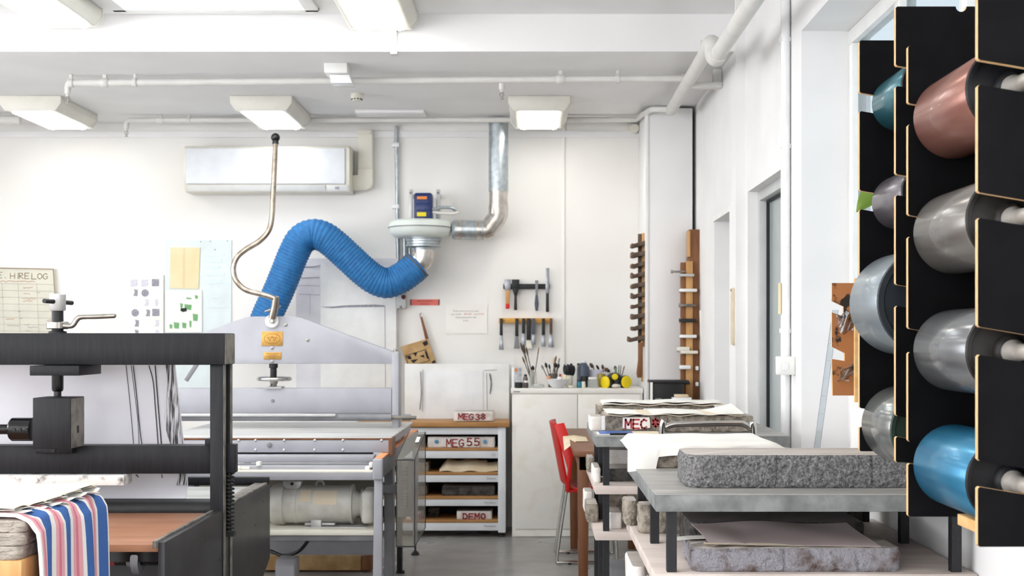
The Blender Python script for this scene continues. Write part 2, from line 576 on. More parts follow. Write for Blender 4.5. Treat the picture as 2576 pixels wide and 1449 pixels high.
# side wall: door recess, glazed door, window bay, and an unseen window added nearer the camera to light the rollers
DA0, DA1, DAZ = XF * F / 495, XF * F / 457, 1.965
DG0, DG1, DGZ = XW * F / 635, XW * F / 541, 2.04
WC0, WC1, WCZ, SILL = 3.1, XW * F / 676, 2.545, 1.09
REC = .19
W20, W21 = -1.6, 1.4
mb = MB()
grid_wall(mb, XW, XW + .28, YR, DS, 0, 3.2, [(DG0, DG1, 0, DGZ), (WC0, WC1, SILL, WCZ), (4.36, WC1, 0, SILL), (W20, W21, SILL, WCZ)])
grid_wall(mb, XF, XW + .28, DS, DB, 0, 3.2, [(DA0, DA1, 0, DAZ)])
mb.box(XW + REC, XW + .28, 4.36, WC1, 0, SILL)
struct(build(mb, 'wall_right', M['wall'], smooth=False))


def window(name, y0, y1, z0, z1, n, left=False):
    xg = XL - .16 if left else XW + REC
    e = thing(name, (xg, (y0 + y1) / 2, z0), '', '')
    del e['label'], e['category']
    struct(e)
    m = MB()
    m.box(xg, xg + .06, y0, y1, z0, z0 + .06); m.box(xg, xg + .06, y0, y1, z1 - .06, z1)
    m.box(xg, xg + .06, y0, y0 + .06, z0 + .06, z1 - .06); m.box(xg, xg + .06, y1 - .06, y1, z0 + .06, z1 - .06)
    for k in range(1, n):
        yy = y0 + (y1 - y0) * k / n
        m.box(xg, xg + .06, yy - .035, yy + .035, z0 + .06, z1 - .06)
    build(m, 'window_frame', M['white'], e, bevel=.004)
    for k in range(n if y0 > 3 and not left else 0):       # panes only where the photograph can see the glass
        a, b = y0 + (y1 - y0) * k / n + .03, y0 + (y1 - y0) * (k + 1) / n - .03
        m = MB(); m.box(xg + .025, xg + .031, a, b, z0 + .05, z1 - .05)
        build(m, 'pane', M['glass'] if left else M['frosted'], e, smooth=False)
    ys = 4.36 if y0 == WC0 and not left else y1
    m = MB()
    if left: m.box(xg, XL + .03, y0, y1, z0 - .025, z0 + .004)
    else: m.box(XW + .001, xg + .01, y0, ys, z0 - .002, z0 + .004)
    build(m, 'window_sill', M['white'], e, bevel=.006)
    portal('window_sky', (xg + (-.08 if left else .1), (y0 + y1) / 2, (z0 + z1) / 2), (0, -math.pi / 2 if left else math.pi / 2, 0), z1 - z0, y1 - y0)
    return e


window('window_1', WC0, WC1, SILL, WCZ, 3)
window('window_2', W20, W21, SILL, WCZ, 4)
for i, (a, b, c, d) in enumerate(LW): window('window_%d' % (i + 8), a, b, c, d, 3, True)

# plain flush door in the far recess
e = struct(thing('door_1', (XF + .12, (DA0 + DA1) / 2, 0), 'x', 'x')); del e['label'], e['category']
m = MB(); m.box(XF + .09, XF + .13, DA0, DA1, 0, DAZ); build(m, 'door_leaf', M['frame_grey'], e, bevel=.003)
m = MB(); m.box(XF - .006, XF + .0005, DA0 - .02, DA1 + .02, DAZ, DAZ + .03); build(m, 'door_trim', M['white'], e)
m = MB(); m.cyl((XF + .09, DA0 + .07, 1.0), (XF + .05, DA0 + .07, 1.0), .01); m.cyl((XF + .05, DA0 + .06, 1.0), (XF + .05, DA0 + .17, 1.0), .009)
build(m, 'door_handle', M['steel'], e)

# glazed door
e = struct(thing('door_2', (XW + .1, (DG0 + DG1) / 2, 0), 'x', 'x')); del e['label'], e['category']
m = MB()
for y0, y1, z0, z1 in ((DG1 - .05, DG1, 0, DGZ), (DG0, DG0 + .05, 0, DGZ), (DG0 + .05, DG1 - .05, DGZ - .05, DGZ)):
    m.box(XW + .05, XW + .13, y0, y1, z0, z1)
build(m, 'door_frame', M['frame_grey'], e, bevel=.003)
m = MB()
for y0, y1, z0, z1 in ((DG1 - .062, DG1 - .05, 0, DGZ - .05), (DG0 + .05, DG1 - .062, DGZ - .062, DGZ - .05)):
    m.box(XW + .085, XW + .12, y0, y1, z0, z1)
build(m, 'gasket', M['gasket'], e)
m = MB(); m.box(XW + .1, XW + .112, DG0 + .05, DG1 - .062, .01, DGZ - .062)
build(m, 'door_pane', M['door_glass'], e, smooth=False)

# ceilings
SKY = [(-2.09, -1.117, 5.0, 6.45), (-2.09, -1.117, .9, 2.35), (-4.5, -3.5, 4.6, 6.1), (-4.5, -3.5, .9, 2.35), (-2.09, -1.117, -2.4, -.9)]
mb = MB()
xs = sorted({XL - .2, XW + .3, *[s[0] for s in SKY], *[s[1] for s in SKY]})
ys = sorted({YR - .2, DBULK, *[s[2] for s in SKY], *[s[3] for s in SKY]})
for a, b in zip(xs, xs[1:]):
    for c, d in zip(ys, ys[1:]):
        if any(s[0] < (a + b) / 2 < s[1] and s[2] < (c + d) / 2 < s[3] for s in SKY): continue
        mb.box(a, b, c, d, ZU, ZU + .16)
mb.box(XL - .2, XW + .3, DBULK, DB + .2, ZL, ZU + .16)
ceiling = struct(build(mb, 'ceiling', M['ceil'], smooth=False))
for i, (x0, x1, y0, y1) in enumerate(SKY):
    e = struct(thing('window_%d' % (i + 3), ((x0 + x1) / 2, (y0 + y1) / 2, ZU), 'x', 'x')); del e['label'], e['category']
    m = MB()
    f = .035
    for a, b, c, d in ((x0 - f, x0 + f, y0, y1), (x1 - f, x1 + f, y0, y1), (x0 - f, x1 + f, y0 - f, y0 + f), (x0 - f, x1 + f, y1 - f, y1 + f)):
        m.box(a, b, c, d, ZU - .018, ZU + .0)
    build(m, 'skylight_trim', M['white'], e, bevel=.004)
    m = MB(); m.box((x0 + x1) / 2 - .012, (x0 + x1) / 2 + .012, y0, y1, ZU + .05, ZU + .09)
    build(m, 'mullion', M['white'], e)
    for a, b in ((x0, (x0 + x1) / 2 - .012), ((x0 + x1) / 2 + .012, x1)) if i == 0 else ():
        m = MB(); m.box(a, b, y0, y1, ZU + .066, ZU + .074)
        build(m, 'pane', M['glass'], e, smooth=False)
    portal('skylight_sky', ((x0 + x1) / 2, (y0 + y1) / 2, ZU + .14), (0, 0, 0), x1 - x0, y1 - y0)

# boxed pier in the far corner, with an open joint beside and above it
DP = 8.08
mb = MB(); mb.box(X(1628, DP), X(1742, DP), DP, DB - .002, 0, Z(272, DP))
mb.box(X(1624, DP), X(1632, DP), DP - .006, DP + .04, 0, Z(274, DP))
struct(build(mb, 'trim_1', M['wall'], bevel=.003))
# cover strips on the back wall
mb = MB(); mb.box(X(1413, 8.73), X(1421, 8.73), DB - .012, DB - .0005, .05, ZL)
struct(build(mb, 'trim_2', M['wall_warm'], bevel=.003))
mb = MB(); mb.box(XL, XF, DB - .014, DB - .0005, ZL - .1, ZL - .055)
struct(build(mb, 'trim_3', M['wall'], bevel=.003))

# ------------------------------------------------------------------ ceiling lights
def ceiling_light(x, y0, y1, zc, label, group, cool=False):
    L = y1 - y0
    e = thing('ceiling_light', (x, (y0 + y1) / 2, zc - .105), label, 'ceiling light', group)
    m = MB()
    tw, bw = .185, .15
    m.prism([(x - tw, zc - .0005), (x - tw, zc - .045), (x - bw, zc - .09), (x + bw, zc - .09), (x + tw, zc - .045), (x + tw, zc - .0005)], 'xz', y0, y1)
    build(m, 'housing', M['housing'], e, bevel=.006)
    for s in (0, 1):
        m = MB()
        ya, yb = (y0 - .012, y0 + .001) if s == 0 else (y1 - .001, y1 + .012)
        m.prism([(x - tw - .004, zc - .001), (x - tw - .004, zc - .047), (x - bw - .004, zc - .094), (x + bw + .004, zc - .094), (x + tw + .004, zc - .047), (x + tw + .004, zc - .001)], 'xz', ya, yb)
        build(m, 'end_cap', M['housing'], e, bevel=.004)
    m = MB(); m.box(x - .119, x + .119, y0 + .02, y1 - .02, zc - .102, zc - .0895)
    build(m, 'diffuser', M['lamp_cool'] if cool else M['lamp'], e, smooth=False)
    for sx in (-.1, .09):
        m = MB(); m.box(x + sx, x + sx + .012, y1 - .03, y1 - .015, zc - .108, zc - .1)
        build(m, 'clip', M['white'], e)
    return e


G1, G2, G3 = 'back row of ceiling lights', 'front row of ceiling lights', 'ceiling lights further forward'
ceiling_light(X(77, 7.76), 7.76, 8.40, ZL, 'box ceiling light at far left above the hire board', G1)
ceiling_light(X(657, 7.76), 7.76, 8.40, ZL, 'box ceiling light directly above the black lever knob', G1, True)
ceiling_light(X(1356, 7.76), 7.76, 8.40, ZL, 'box ceiling light beside the galvanised duct near the pier', G1)
ceiling_light(-2.37, 5.2, 6.45, ZU, 'long ceiling light cut off by the top left picture corner', G2)
ceiling_light(-.774, 5.2, 6.50, ZU, 'long ceiling light just to the right of the skylight', G2)
for x, sd in ((-3.9, 'window'), (-.774, 'roller rack')):
    for y, nr in ((2.6, 'further'), (-.9, 'nearer')):
        ceiling_light(x, y, y + 1.25, ZU, 'long ceiling light overhead on the %s side, the %s of its pair' % (sd, nr), G3)

# ------------------------------------------------------------------ pipes on the ceiling
def sprinkler(parent, p):
    m = MB()
    m.lathe([(.016, .035), (.016, .0), (.009, -.004), (.009, -.014)], p, (0, 0, 1), 14)
    o = build(m, 'sprinkler_head', M['pipe'], parent)
    m = MB()
    for s in (-1, 1):
        m.tube([Vector(p) + Vector((s * .006, 0, -.01)), Vector(p) + Vector((s * .012, 0, -.03)), Vector(p) + Vector((0, 0, -.05))], .0025, 6)
    m.cyl(Vector(p) + Vector((0, 0, -.012)), Vector(p) + Vector((0, 0, -.045)), .0035, n=8)
    m.cyl(Vector(p) + Vector((0, 0, -.05)), Vector(p) + Vector((0, 0, -.053)), .012, n=12)
    build(m, 'deflector', M['steel'], o)


def ceiling_pipe(name, pts, r, couplings, heads, label):
    e = thing(name, pts[0], label, 'pipe')
    m = MB(); m.tube(pts, r, 14); build(m, 'tube', M['pipe'], e)
    for p, w in couplings:
        m = MB(); p = Vector(p)
        m.lathe([(r * 1.2, -w), (r * 1.35, -w * .8), (r * 1.35, w * .8), (r * 1.2, w)], p, (1, 0, 0), 16)
        m.box(p.x - w * .5, p.x + w * .5, p.y - .006, p.y + .006, p.z + r, ZL - .001)
        build(m, 'coupling', M['pipe'], e)
    for p in heads: sprinkler(e, p)
    return e


a, b = P(170, 209, 7.13), P(1722, 197, 7.0)
def on(a, b, px):
    t = (px - 170) / (1722 - 170); return a.lerp(b, t)
ceiling_pipe('sprinkler_pipe', [a + Vector((0, 0, -.035)), a + Vector((.004, 0, -.008)), a + Vector((.02, 0, 0)), b], .019,
             [(on(a, b, 265), .02), (on(a, b, 342), .012), (on(a, b, 1414), .022), (on(a, b, 1556), .012), (on(a, b, 178), .016)],
             [a + Vector((0, 0, -.06)), on(a, b, 1268) + Vector((0, 0, -.055))], 'long white sprinkler pipe across the ceiling above the smoke alarm')
a, b = P(318, 303, 8.435), P(1600, 301, 8.435)
def on2(px):
    t = (px - 318) / (1600 - 318); return a.lerp(b, t)
ceiling_pipe('sprinkler_pipe', [a + Vector((0, 0, -.03)), a + Vector((.004, 0, -.008)), a + Vector((.02, 0, 0)), b, b + Vector((.03, -.2, .0)), Vector((X(1640, 7.85), 7.85, Z(275, 7.85))), Vector((.85, 7.80, Z(275, 7.80)))], .018,
             [(on2(403), .022), (on2(475), .012)],
             [a + Vector((0, 0, -.055))], 'white sprinkler pipe along the top of the back wall')
m = MB(); m.tube([P(-60, 302, 8.36), P(52, 302, 8.36)], .03, 14)
tag(build(m, 'conduit_stub', M['pipe']), 'short white pipe end below the far left ceiling light', 'pipe')
e = thing('water_pipe', (.85, 6.9, 2.66), 'thick white pipe with a dropped elbow along the ceiling corner', 'pipe')
m = MB(); m.tube([(.85, 7.82, 2.70), (.85, 6.1, 2.70)], .034, 18); build(m, 'tube', M['pipe'], e)
m = MB(); m.tube(spline([(.85, 6.14, 2.70), (.85, 6.05, 2.70), (.85, 6.0, 2.675), (.85, 5.97, 2.63), (.85, 5.9, 2.60), (.85, 5.8, 2.6)], 6), .041, 18); build(m, 'elbow', M['pipe'], e)
m = MB(); m.tube([(.85, 5.84, 2.60), (.85, 2.5, 2.60)], .036, 18); build(m, 'tube', M['pipe'], e)
m = MB()
for y in (7.1, 6.3): m.box(.83, .87, y, y + .02, 2.73, ZL - .001)
for y in (5.2, 4.0): m.box(.83, .87, y, y + .02, 2.63, ZU - .001)
build(m, 'hanger', M['pipe'], e)
m = MB(); m.box(X(1740, 6.95), XF - .002, 6.95, 7.02, Z(219, 6.95), Z(205, 6.95)); m.box(XF - .05, XF - .002, 6.97, 7.0, Z(205, 6.95), ZL - .001)
tag(build(m, 'wall_bracket', M['pipe'], bevel=.004), 'small white wall bracket beside the thick ceiling pipe', 'bracket')

# alarm, sensor, flat panel, drop conduit
pz = P(898, 238, 7.7); pz.z = ZL
e = thing('smoke_alarm', pz, 'round cream smoke alarm on the ceiling', 'smoke alarm')
m = MB(); m.lathe([(.04, -.0005), (.04, -.018), (.036, -.022)], pz, (0, 0, 1), 24); build(m, 'base', M['cream'], e)
m = MB(); m.lathe([(.036, -.022), (.03, -.036), (.026, -.042), (.008, -.046)], pz, (0, 0, 1), 24); build(m, 'cover', M['cream'], e)
m = MB()
for k in range(10):
    t = 2 * math.pi * k / 10
    m.obox(pz + Vector((.032 * math.cos(t), .032 * math.sin(t), -.034)), (.004, .011, .006), (0, 0, t))
build(m, 'vent_slot', M['black'], e)
e = thing('emergency_light', P(850, 210, 6.8), 'small white emergency light box under the low ceiling', 'emergency light')
m = MB(); y0 = 6.82
m.box(X(815, y0), X(873, y0), y0, y0 + .16, Z(183, y0), ZL - .0005); build(m, 'body', M['white'], e, bevel=.004)
m = MB(); m.prism([(X(826, y0), Z(184, y0)), (X(830, y0), Z(206, y0)), (X(884, y0), Z(206, y0)), (X(876, y0), Z(184, y0))], 'xz', y0 + .03, y0 + .16); build(m, 'lens', M['gloss_white'], e, bevel=.004)
m = MB(); m.box(X(893, 8.22), X(1066, 8.22), 8.22, 8.40, ZL - .022, ZL - .0005)
tag(build(m, 'access_panel', M['ceil'], bevel=.003), 'flat white access panel on the ceiling above the air conditioner end', 'panel')
m = MB(); m.pbox(985, 998, 76, 131, 6.535, 6.559); m.box(X(982, 6.53), X(999, 6.53), 6.525, 6.575, ZL - .02, ZL - .0005)
tag(build(m, 'drop_conduit', M['pipe'], bevel=.003), 'short white conduit dropping from the light beside the skylight', 'conduit')

# side-wall services
y0 = XW * F / 649
e = thing('wall_conduit', (XW - .03, y0, 0), 'tall white conduit pipe on the side wall beside the glazed door', 'conduit')
m = MB(); m.tube([(XW - .022, y0, 0), (XW - .022, y0, ZU)], .02, 14); build(m, 'tube', M['gloss_white'], e)
m = MB()
for z in (.6, 1.32, 2.1, 2.55): m.box(XW - .046, XW - .0005, y0 - .012, y0 + .012, z, z + .02)
build(m, 'clip', M['white'], e, bevel=.003)
m = MB(); m.box(XW - .05, XW - .0428, y0 - .012, y0 + .012, Z(790, y0), Z(712, y0))
build(m, 'yellow_sticker', M['paper_cream'], e)
ys = XW * F / 652
e = thing('switch_box', (XW - .04, ys - .03, Z(945, ys)), 'small white switch box on the conduit by the glazed door', 'switch')
m = MB(); m.box(XW - .075, XW - .0005, ys - .075, ys - .03, Z(942, ys), Z(896, ys)); build(m, 'body', M['white'], e, bevel=.004)
m = MB(); m.box(XW - .055, XW - .03, ys - .08, ys - .0745, Z(930, ys), Z(912, ys)); build(m, 'rocker', M['gloss_white'], e, bevel=.002)
yr = XF * F / 505
e = thing('wooden_ruler', (XF - .008, yr, Z(867, yr)), 'wooden ruler hung upright on the wall between the two doorways', 'ruler')
m = MB(); m.box(XF - .012, XF - .0005, yr - .045, yr + .015, Z(867, yr), Z(725, yr)); build(m, 'rule', mat('pale_boxwood', '#e0d2b4', .6, col2='#d6c6a4', scale=14), e, bevel=.002)
m = MB(); m.cyl((XF - .011, yr - .015, Z(730, yr)), (XF - .018, yr - .015, Z(730, yr)), .006, n=10); build(m, 'nail', M['steel'], e)

# ------------------------------------------------------------------ lettering
GL = {
    'M': [[(0, 0), (.05, 1), (.5, .35), (.95, 1), (1, 0)]], 'E': [[(1, 1), (0, 1), (0, 0), (1, 0)], [(0, .5), (.8, .5)]],
    'G': [[(.95, .85), (.5, 1), (.1, .75), (0, .4), (.2, .05), (.6, 0), (.95, .2), (.95, .45), (.55, .45)]],
    'C': [[(.95, .85), (.5, 1), (.1, .75), (0, .4), (.2, .05), (.6, 0), (.95, .15)]],
    '5': [[(.9, 1), (.1, 1), (.05, .55), (.5, .62), (.9, .45), (.85, .1), (.4, 0), (0, .1)]],
    '3': [[(.05, .9), (.5, 1), (.9, .78), (.45, .52), (.95, .3), (.55, 0), (0, .12)]],
    '8': [[(.5, .52), (.1, .75), (.5, 1), (.9, .75), (.5, .52), (.05, .25), (.5, 0), (.95, .25), (.5, .52)]],
    'D': [[(0, 0), (0, 1), (.6, .95), (1, .55), (.7, .08), (0, 0)]], 'O': [[(.5, 0), (.05, .3), (.1, .8), (.5, 1), (.9, .8), (.95, .3), (.5, 0)]],
    '0': [[(.5, 0), (.05, .3), (.1, .8), (.5, 1), (.9, .8), (.95, .3), (.5, 0)], [(.3, .4), (.6, .8)]],
    'H': [[(0, 0), (0, 1)], [(1, 0), (1, 1)], [(0, .5), (1, .5)]], 'I': [[(.5, 0), (.5, 1)]],
    'R': [[(0, 0), (0, 1), (.7, .95), (.8, .65), (0, .5), (.95, 0)]], 'L': [[(0, 1), (0, 0), (.9, 0)]],
    'Q': [[(.5, 0), (.05, .3), (.1, .8), (.5, 1), (.9, .8), (.95, .3), (.5, 0)], [(.6, .3), (1, -.1)]],
    'N': [[(0, 0), (0, 1), (1, 0), (1, 1)]], 'F': [[(1, 1), (0, 1), (0, 0)], [(0, .5), (.8, .5)]], 'W': [[(0, 1), (.25, 0), (.5, .6), (.75, 0), (1, 1)]],
    '.': [[(.2, 0), (.3, .06)]],
}


def write(mb, text, px, py, w, h, gap, d, sw, jitter=0.0, m=0):     # brush letters facing the camera at depth d (pixels of the photo)
    ux, uz = Vector((1, 0, 0)), Vector((0, 0, 1))
    for ch in text:
        if ch != ' ':
            jx, jy = random.uniform(-jitter, jitter), random.uniform(-jitter, jitter)
            for st in GL[ch]:
                mb.ribbon([P(px + q[0] * w + jx, py - q[1] * h + jy, d) for q in st], sw * d / F, ux, uz, m)
        px += (w if ch not in '.I' else w * .5) + gap
    return mb


def text(body, size, loc, m, parent, name='lettering', align='CENTER', rot=(math.pi / 2, 0, 0), spacing=1.1):
    c = bpy.data.curves.new(name, 'FONT')
    c.body = body
    c.size = size
    c.align_x = align
    c.space_line = spacing
    t = bpy.data.objects.new(name, c)
    COL.objects.link(t)
    dg = bpy.context.evaluated_depsgraph_get()
    me = bpy.data.meshes.new_from_object(t.evaluated_get(dg))
    bpy.data.objects.remove(t)
    bpy.data.curves.remove(c)
    me.name = name
    me.materials.clear()
    me.materials.append(m)
    o = bpy.data.objects.new(name, me)
    COL.objects.link(o)
    o.rotation_euler = rot
    o.parent = parent
    WO[o.name] = Vector(loc)
    o.location = Vector(loc) - (WO[parent.name] if parent else Vector((0, 0, 0)))
    return o


# ------------------------------------------------------------------ stones
def ring(x0, x1, y0, y1, r, step):
    pts = []
    for cx, cy, a0 in ((x1 - r, y0 + r, -90), (x1 - r, y1 - r, 0), (x0 + r, y1 - r, 90), (x0 + r, y0 + r, 180)):
        k = max(3, int(r * 1.57 / step))
        for i in range(k + 1):
            a = math.radians(a0 + 90 * i / k)
            pts.append((cx + r * math.cos(a), cy + r * math.sin(a), math.cos(a), math.sin(a)))
    out = []
    for p, q in zip(pts, pts[1:] + pts[:1]):
        L = math.hypot(q[0] - p[0], q[1] - p[1])
        k = max(1, int(L / step))
        for i in range(k):
            t = i / k
            out.append(tuple(p[j] + (q[j] - p[j]) * t for j in range(4)))
    return out


def slab(x0, x1, y0, y1, z0, z1, rc=.03, amp=.004, freq=45, step=.012, lv=6, seed=0, rz=0.0, cracks=(), chips=0.0):
    mb = MB()
    R = ring(x0, x1, y0, y1, rc, step)
    n = len(R)
    cx, cy = (x0 + x1) / 2, (y0 + y1) / 2
    ca, sa = math.cos(rz), math.sin(rz)
    ch = min(.006, (z1 - z0) * .08)
    zs = [z0] + [z0 + ch + (z1 - z0 - 2 * ch) * i / lv for i in range(lv + 1)] + [z1]
    for li, z in enumerate(zs):
        end = li in (0, len(zs) - 1)
        for x, y, nx, ny in R:
            q = Vector((x * freq + seed * 7.3, y * freq, z * freq * 1.2))
            dsp = amp * (noise.noise(q) + .6 * noise.noise(q * 2.3)) - amp * .6
            for cxk in cracks:
                w_ = abs(x + .006 * noise.noise(Vector((z * 40, seed, cxk))) - cxk)
                if ny < -.5 and w_ < .006: dsp -= .006 * (1 - w_ / .006)
            if chips and (li in (len(zs) - 2, len(zs) - 3, 1)):
                dsp -= chips * max(0, noise.noise(Vector((x * 55 + seed, y * 55, li))) + .15)
            if end: dsp = -amp * .9 - ch * .5 + amp * .5 * noise.noise(q * .8)
            dx, dy = x + nx * dsp - cx, y + ny * dsp - cy
            mb.v.append(Vector((cx + dx * ca - dy * sa, cy + dx * sa + dy * ca, z)))
    L = len(zs)
    for i in range(L - 1):
        for j in range(n):
            j2 = (j + 1) % n
            mb.f.append([i * n + j, i * n + j2, (i + 1) * n + j2, (i + 1) * n + j]); mb.m.append(0)
    mb.f.append(list(range(n))[::-1]); mb.m.append(0)
    mb.f.append([(L - 1) * n + j for j in range(n)]); mb.m.append(1)
    return mb


def stone(x0, x1, y0, y1, z0, z1, label, group, side='stone_far', top='stone_top', **kw):
    o = build(slab(x0, x1, y0, y1, z0, z1, **kw), 'litho_stone', [M[side], M[top]], sharp=50)
    return tag(o, label, 'stone', group)


# ------------------------------------------------------------------ pale grey press
GP = thing('grey_litho_press', (X(690, 6.6), 6.9, 0), 'large pale grey litho press with arched bridge and tall lever', 'press')
d0, d1 = 7.0, 7.08
poly = [(372, 915), (998, 915), (998, 889), (985, 884), (860, 838), (775, 806), (755, 799), (735, 796), (635, 796), (615, 799), (595, 806), (510, 838), (385, 884), (372, 889)]
m = MB(); m.prism([(X(a, d0), Z(b, d0)) for a, b in poly], 'xz', d0, d1); build(m, 'arch', M['grey_press'], GP, bevel=.004)
for a, b in ((986, 1003), (367, 384)):
    m = MB(); m.box(X(a, 6.98), X(b, 6.98), 6.98, 7.12, .73, Z(888, 6.98)); build(m, 'upright', M['grey_press'], GP, bevel=.004)
    m = MB(); m.box(X(a + 2, 6.98), X(b - 4, 6.98), 7.02, 7.08, Z(888, 6.98), Z(884, 6.98)); m.ball((X((a + b) / 2, 7.05), 7.05, Z(882, 7.05)), .012, 10)
    build(m, 'bolt_cap', M['steel'], GP)
m = MB(); m.lathe([(.037, 0), (.037, .012), (.033, .016)], P(685, 808, 6.999), (0, -1, 0), 28); boss = build(m, 'lever_boss', M['white'], GP)
m = MB(); m.lathe([(.0135, 0), (.0135, .02), (.011, .023)], P(685, 808, 6.985), (0, -1, 0), 18); build(m, 'pin', M['steel'], boss)
lv = [P(a, b, 6.93) for a, b in ((693, 362), (690, 430), (687, 490), (684, 545), (676, 580), (652, 607), (618, 628), (596, 648), (587, 676), (594, 706), (616, 728), (648, 738), (676, 745), (692, 752))]
m = MB(); m.tube(spline(lv, 6), .0145, 14); lever = build(m, 'lever', M['nickel'], GP)
m = MB(); m.ball(P(693, 346, 6.93), .0245, 20); build(m, 'knob', M['black_gloss'], lever)
m = MB(); m.cyl(P(693, 362, 6.93), P(693, 352, 6.93), .018, .015, 16); build(m, 'knob_collar', M['black'], lever)
m = MB(); m.tube([P(694, 746, 6.93), P(692, 770, 6.94), P(685, 800, 6.955)], [.017, .021, .022], 12); cl = build(m, 'lever_clevis', M['nickel'], GP, sharp=60)
m = MB(); m.cyl(P(666, 784, 6.95), P(706, 770, 6.95), .005, n=10); build(m, 'grub_screw', M['steel'], cl)
m = MB(); m.pbox(658, 711, 834, 870, 6.996, 7.0); pl = build(m, 'maker_plate', M['brass'], GP, bevel=.0008)
m = MB()
c = P(684.5, 852, 6.9955); ux, uz = Vector((1, 0, 0)), Vector((0, 0, 1))
m.ribbon([c + ux * .044 * math.cos(t * math.pi / 16) + uz * .028 * math.sin(t * math.pi / 16) for t in range(33)], .0018, ux, uz)
m.ribbon([P(q[0], q[1], 6.9955) for q in ((671, 849), (698, 849))], .002, ux, uz)
m.ribbon([P(q[0], q[1], 6.9955) for q in ((674, 849), (679, 857), (684.5, 845), (690, 857), (695, 849))], .002, ux, uz)
build(m, 'emblem', M['brass_ink'], pl, recalc=False)
m = MB(); m.pbox(663, 707, 886, 904, 6.996, 7.0); pl = build(m, 'maker_plate', M['brass'], GP, bevel=.0008)
m = MB()
for k, (a, b) in enumerate(((668, 702), (672, 698), (667, 703), (675, 695))):
    m.ribbon([P(a, 889.5 + k * 3.6, 6.9955), P(b, 889.5 + k * 3.6, 6.9955)], .0022, ux, uz)
build(m, 'engraved_line', M['brass_ink'], pl, recalc=False)['kind'] = 'stuff'
for q in ((719, 817), (685, 875), (685, 909), (774, 855)):
    m = MB(); m.lathe([(.009, 0), (.009, .004), (.004, .006)], P(q[0], q[1], 7.0), (0, -1, 0), 12); build(m, 'screw_head', M['steel'], GP)
m = MB(); c = P(688, 915, 7.03)
m.lathe([(.024, 0), (.024, -.022), (.018, -.024), (.018, -.085), (.016, -.12), (.02, -.122), (.02, -.135)], c, (0, 0, 1), 18); build(m, 'pressure_screw', M['black'], GP)
m = MB(); c = P(690, 953, 7.03)
m.tube([c + Vector((.086 * math.cos(t * math.pi / 16), .086 * math.sin(t * math.pi / 16), 0)) for t in range(32)], .0105, 10, closed=True)
for t in range(3):
    a = t * 2.094 + .3; m.cyl(c, c + Vector((.084 * math.cos(a), .084 * math.sin(a), 0)), .007, n=8)
build(m, 'hand_wheel', M['chrome'], GP)
m = MB(); m.lathe([(.022, 0), (.022, -.012), (.016, -.02), (.02, -.036)], P(689, 958, 7.03), (0, 0, 1), 16); build(m, 'lock_nut', M['steel'], GP)
m = MB(); m.pbox(668, 707, 973, 978, 6.98, 7.08); build(m, 'seat_plate', M['alu'], GP)
m = MB(); m.pbox(385, 985, 977, 1040, 6.99, 7.09); bm_ = build(m, 'pressure_beam', M['grey_press'], GP, bevel=.004)
m = MB(); m.lathe([(.009, 0), (.009, .004)], P(686, 1008, 6.99), (0, -1, 0), 12); build(m, 'screw_head', M['grey_dark'], bm_)
m = MB(); m.tube([P(420, 1050, 6.95), P(985, 1050, 6.95)], .0195, 16); m.tube([P(1011, 1050, 6.97), P(1033, 1050, 6.97)], .017, 14); build(m, 'scraper_roller', M['grey_dark'], GP)
m = MB(); m.tube([P(985, 1050, 6.96), P(1047, 1051, 6.96)], .0105, 12); build(m, 'roller_spindle', M['worn_edge'], GP)
m = MB(); m.pbox(440, 844, 1041, 1048, 6.915, 6.935); build(m, 'scraper_bar', M['alu'], GP, bevel=.002)
zb = Z(1100, 6.3)
m = MB(); m.box(X(395, 6.3), X(984, 6.3), 6.3, 7.45, zb - .014, zb); bed = build(m, 'bed_plate', M['bed_top'], GP, bevel=.004)
m = MB(); m.box(X(395, 6.3), X(986, 6.3), 6.294, 6.3, zb - .012, zb - .004); m.box(X(978, 6.3), X(987, 6.3), 6.29, 6.45, Z(1148, 6.3), zb - .004); build(m, 'bed_rim', M['table_wood'], bed)
m = MB(); m.box(X(395, 6.3), X(979, 6.3), 6.295, 6.36, Z(1138, 6.3), zb - .014); m.box(X(395, 6.3), X(979, 6.3), 6.36, 7.4, Z(1125, 6.3), zb - .014); bf = build(m, 'bed_frame', M['grey_press'], GP, bevel=.002)
m = MB(); m.lathe([(.008, 0), (.006, .004), (.002, .006)], P(643, 1108, 6.295), (0, -1, 0), 10); rv = build(m, 'rivet', M['alu'], bf)
for px, py in ((600, 1108), (715, 1108), (792, 1108), (863, 1108), (960, 1108), (643, 1132), (715, 1132), (792, 1132), (863, 1132)):
    place_copy(rv, P(px, py, 6.295) - P(643, 1108, 6.295), bf)
m = MB(); m.lathe([(.013, 0), (.013, .006), (.008, .01)], P(678, 1119, 6.295), (0, -1, 0), 14); build(m, 'drain_plug', M['grey_dark'], bf)
for name, py0, py1, da, db, mt in (('slide_rail', 1147, 1164, 6.2, 6.3, 'grey_press'), ('drive_rod', 1166, 1171, 6.18, 6.2, 'grey_dark'), ('slide_rail', 1173, 1187, 6.12, 6.24, 'grey_press'), ('cross_member', 1189, 1208, 6.03, 6.12, 'grey_press')):
    m = MB(); m.pbox(400, 940, py0, py1, da, db); build(m, name, M[mt], GP, bevel=.003)
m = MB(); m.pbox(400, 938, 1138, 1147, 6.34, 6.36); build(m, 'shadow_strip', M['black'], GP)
m = MB(); m.pbox(400, 936, 1186, 1189, 6.03, 6.14); build(m, 'runner_strip', M['cream'], GP)
for a, b, c, dd in ((644, 654, 1162, 1172), (918, 930, 1174, 1186), (928, 937, 1164, 1176)):
    m = MB(); m.pbox(a, b, c, dd, 6.1, 6.14); build(m, 'stop_block', M['white'], GP, bevel=.002)
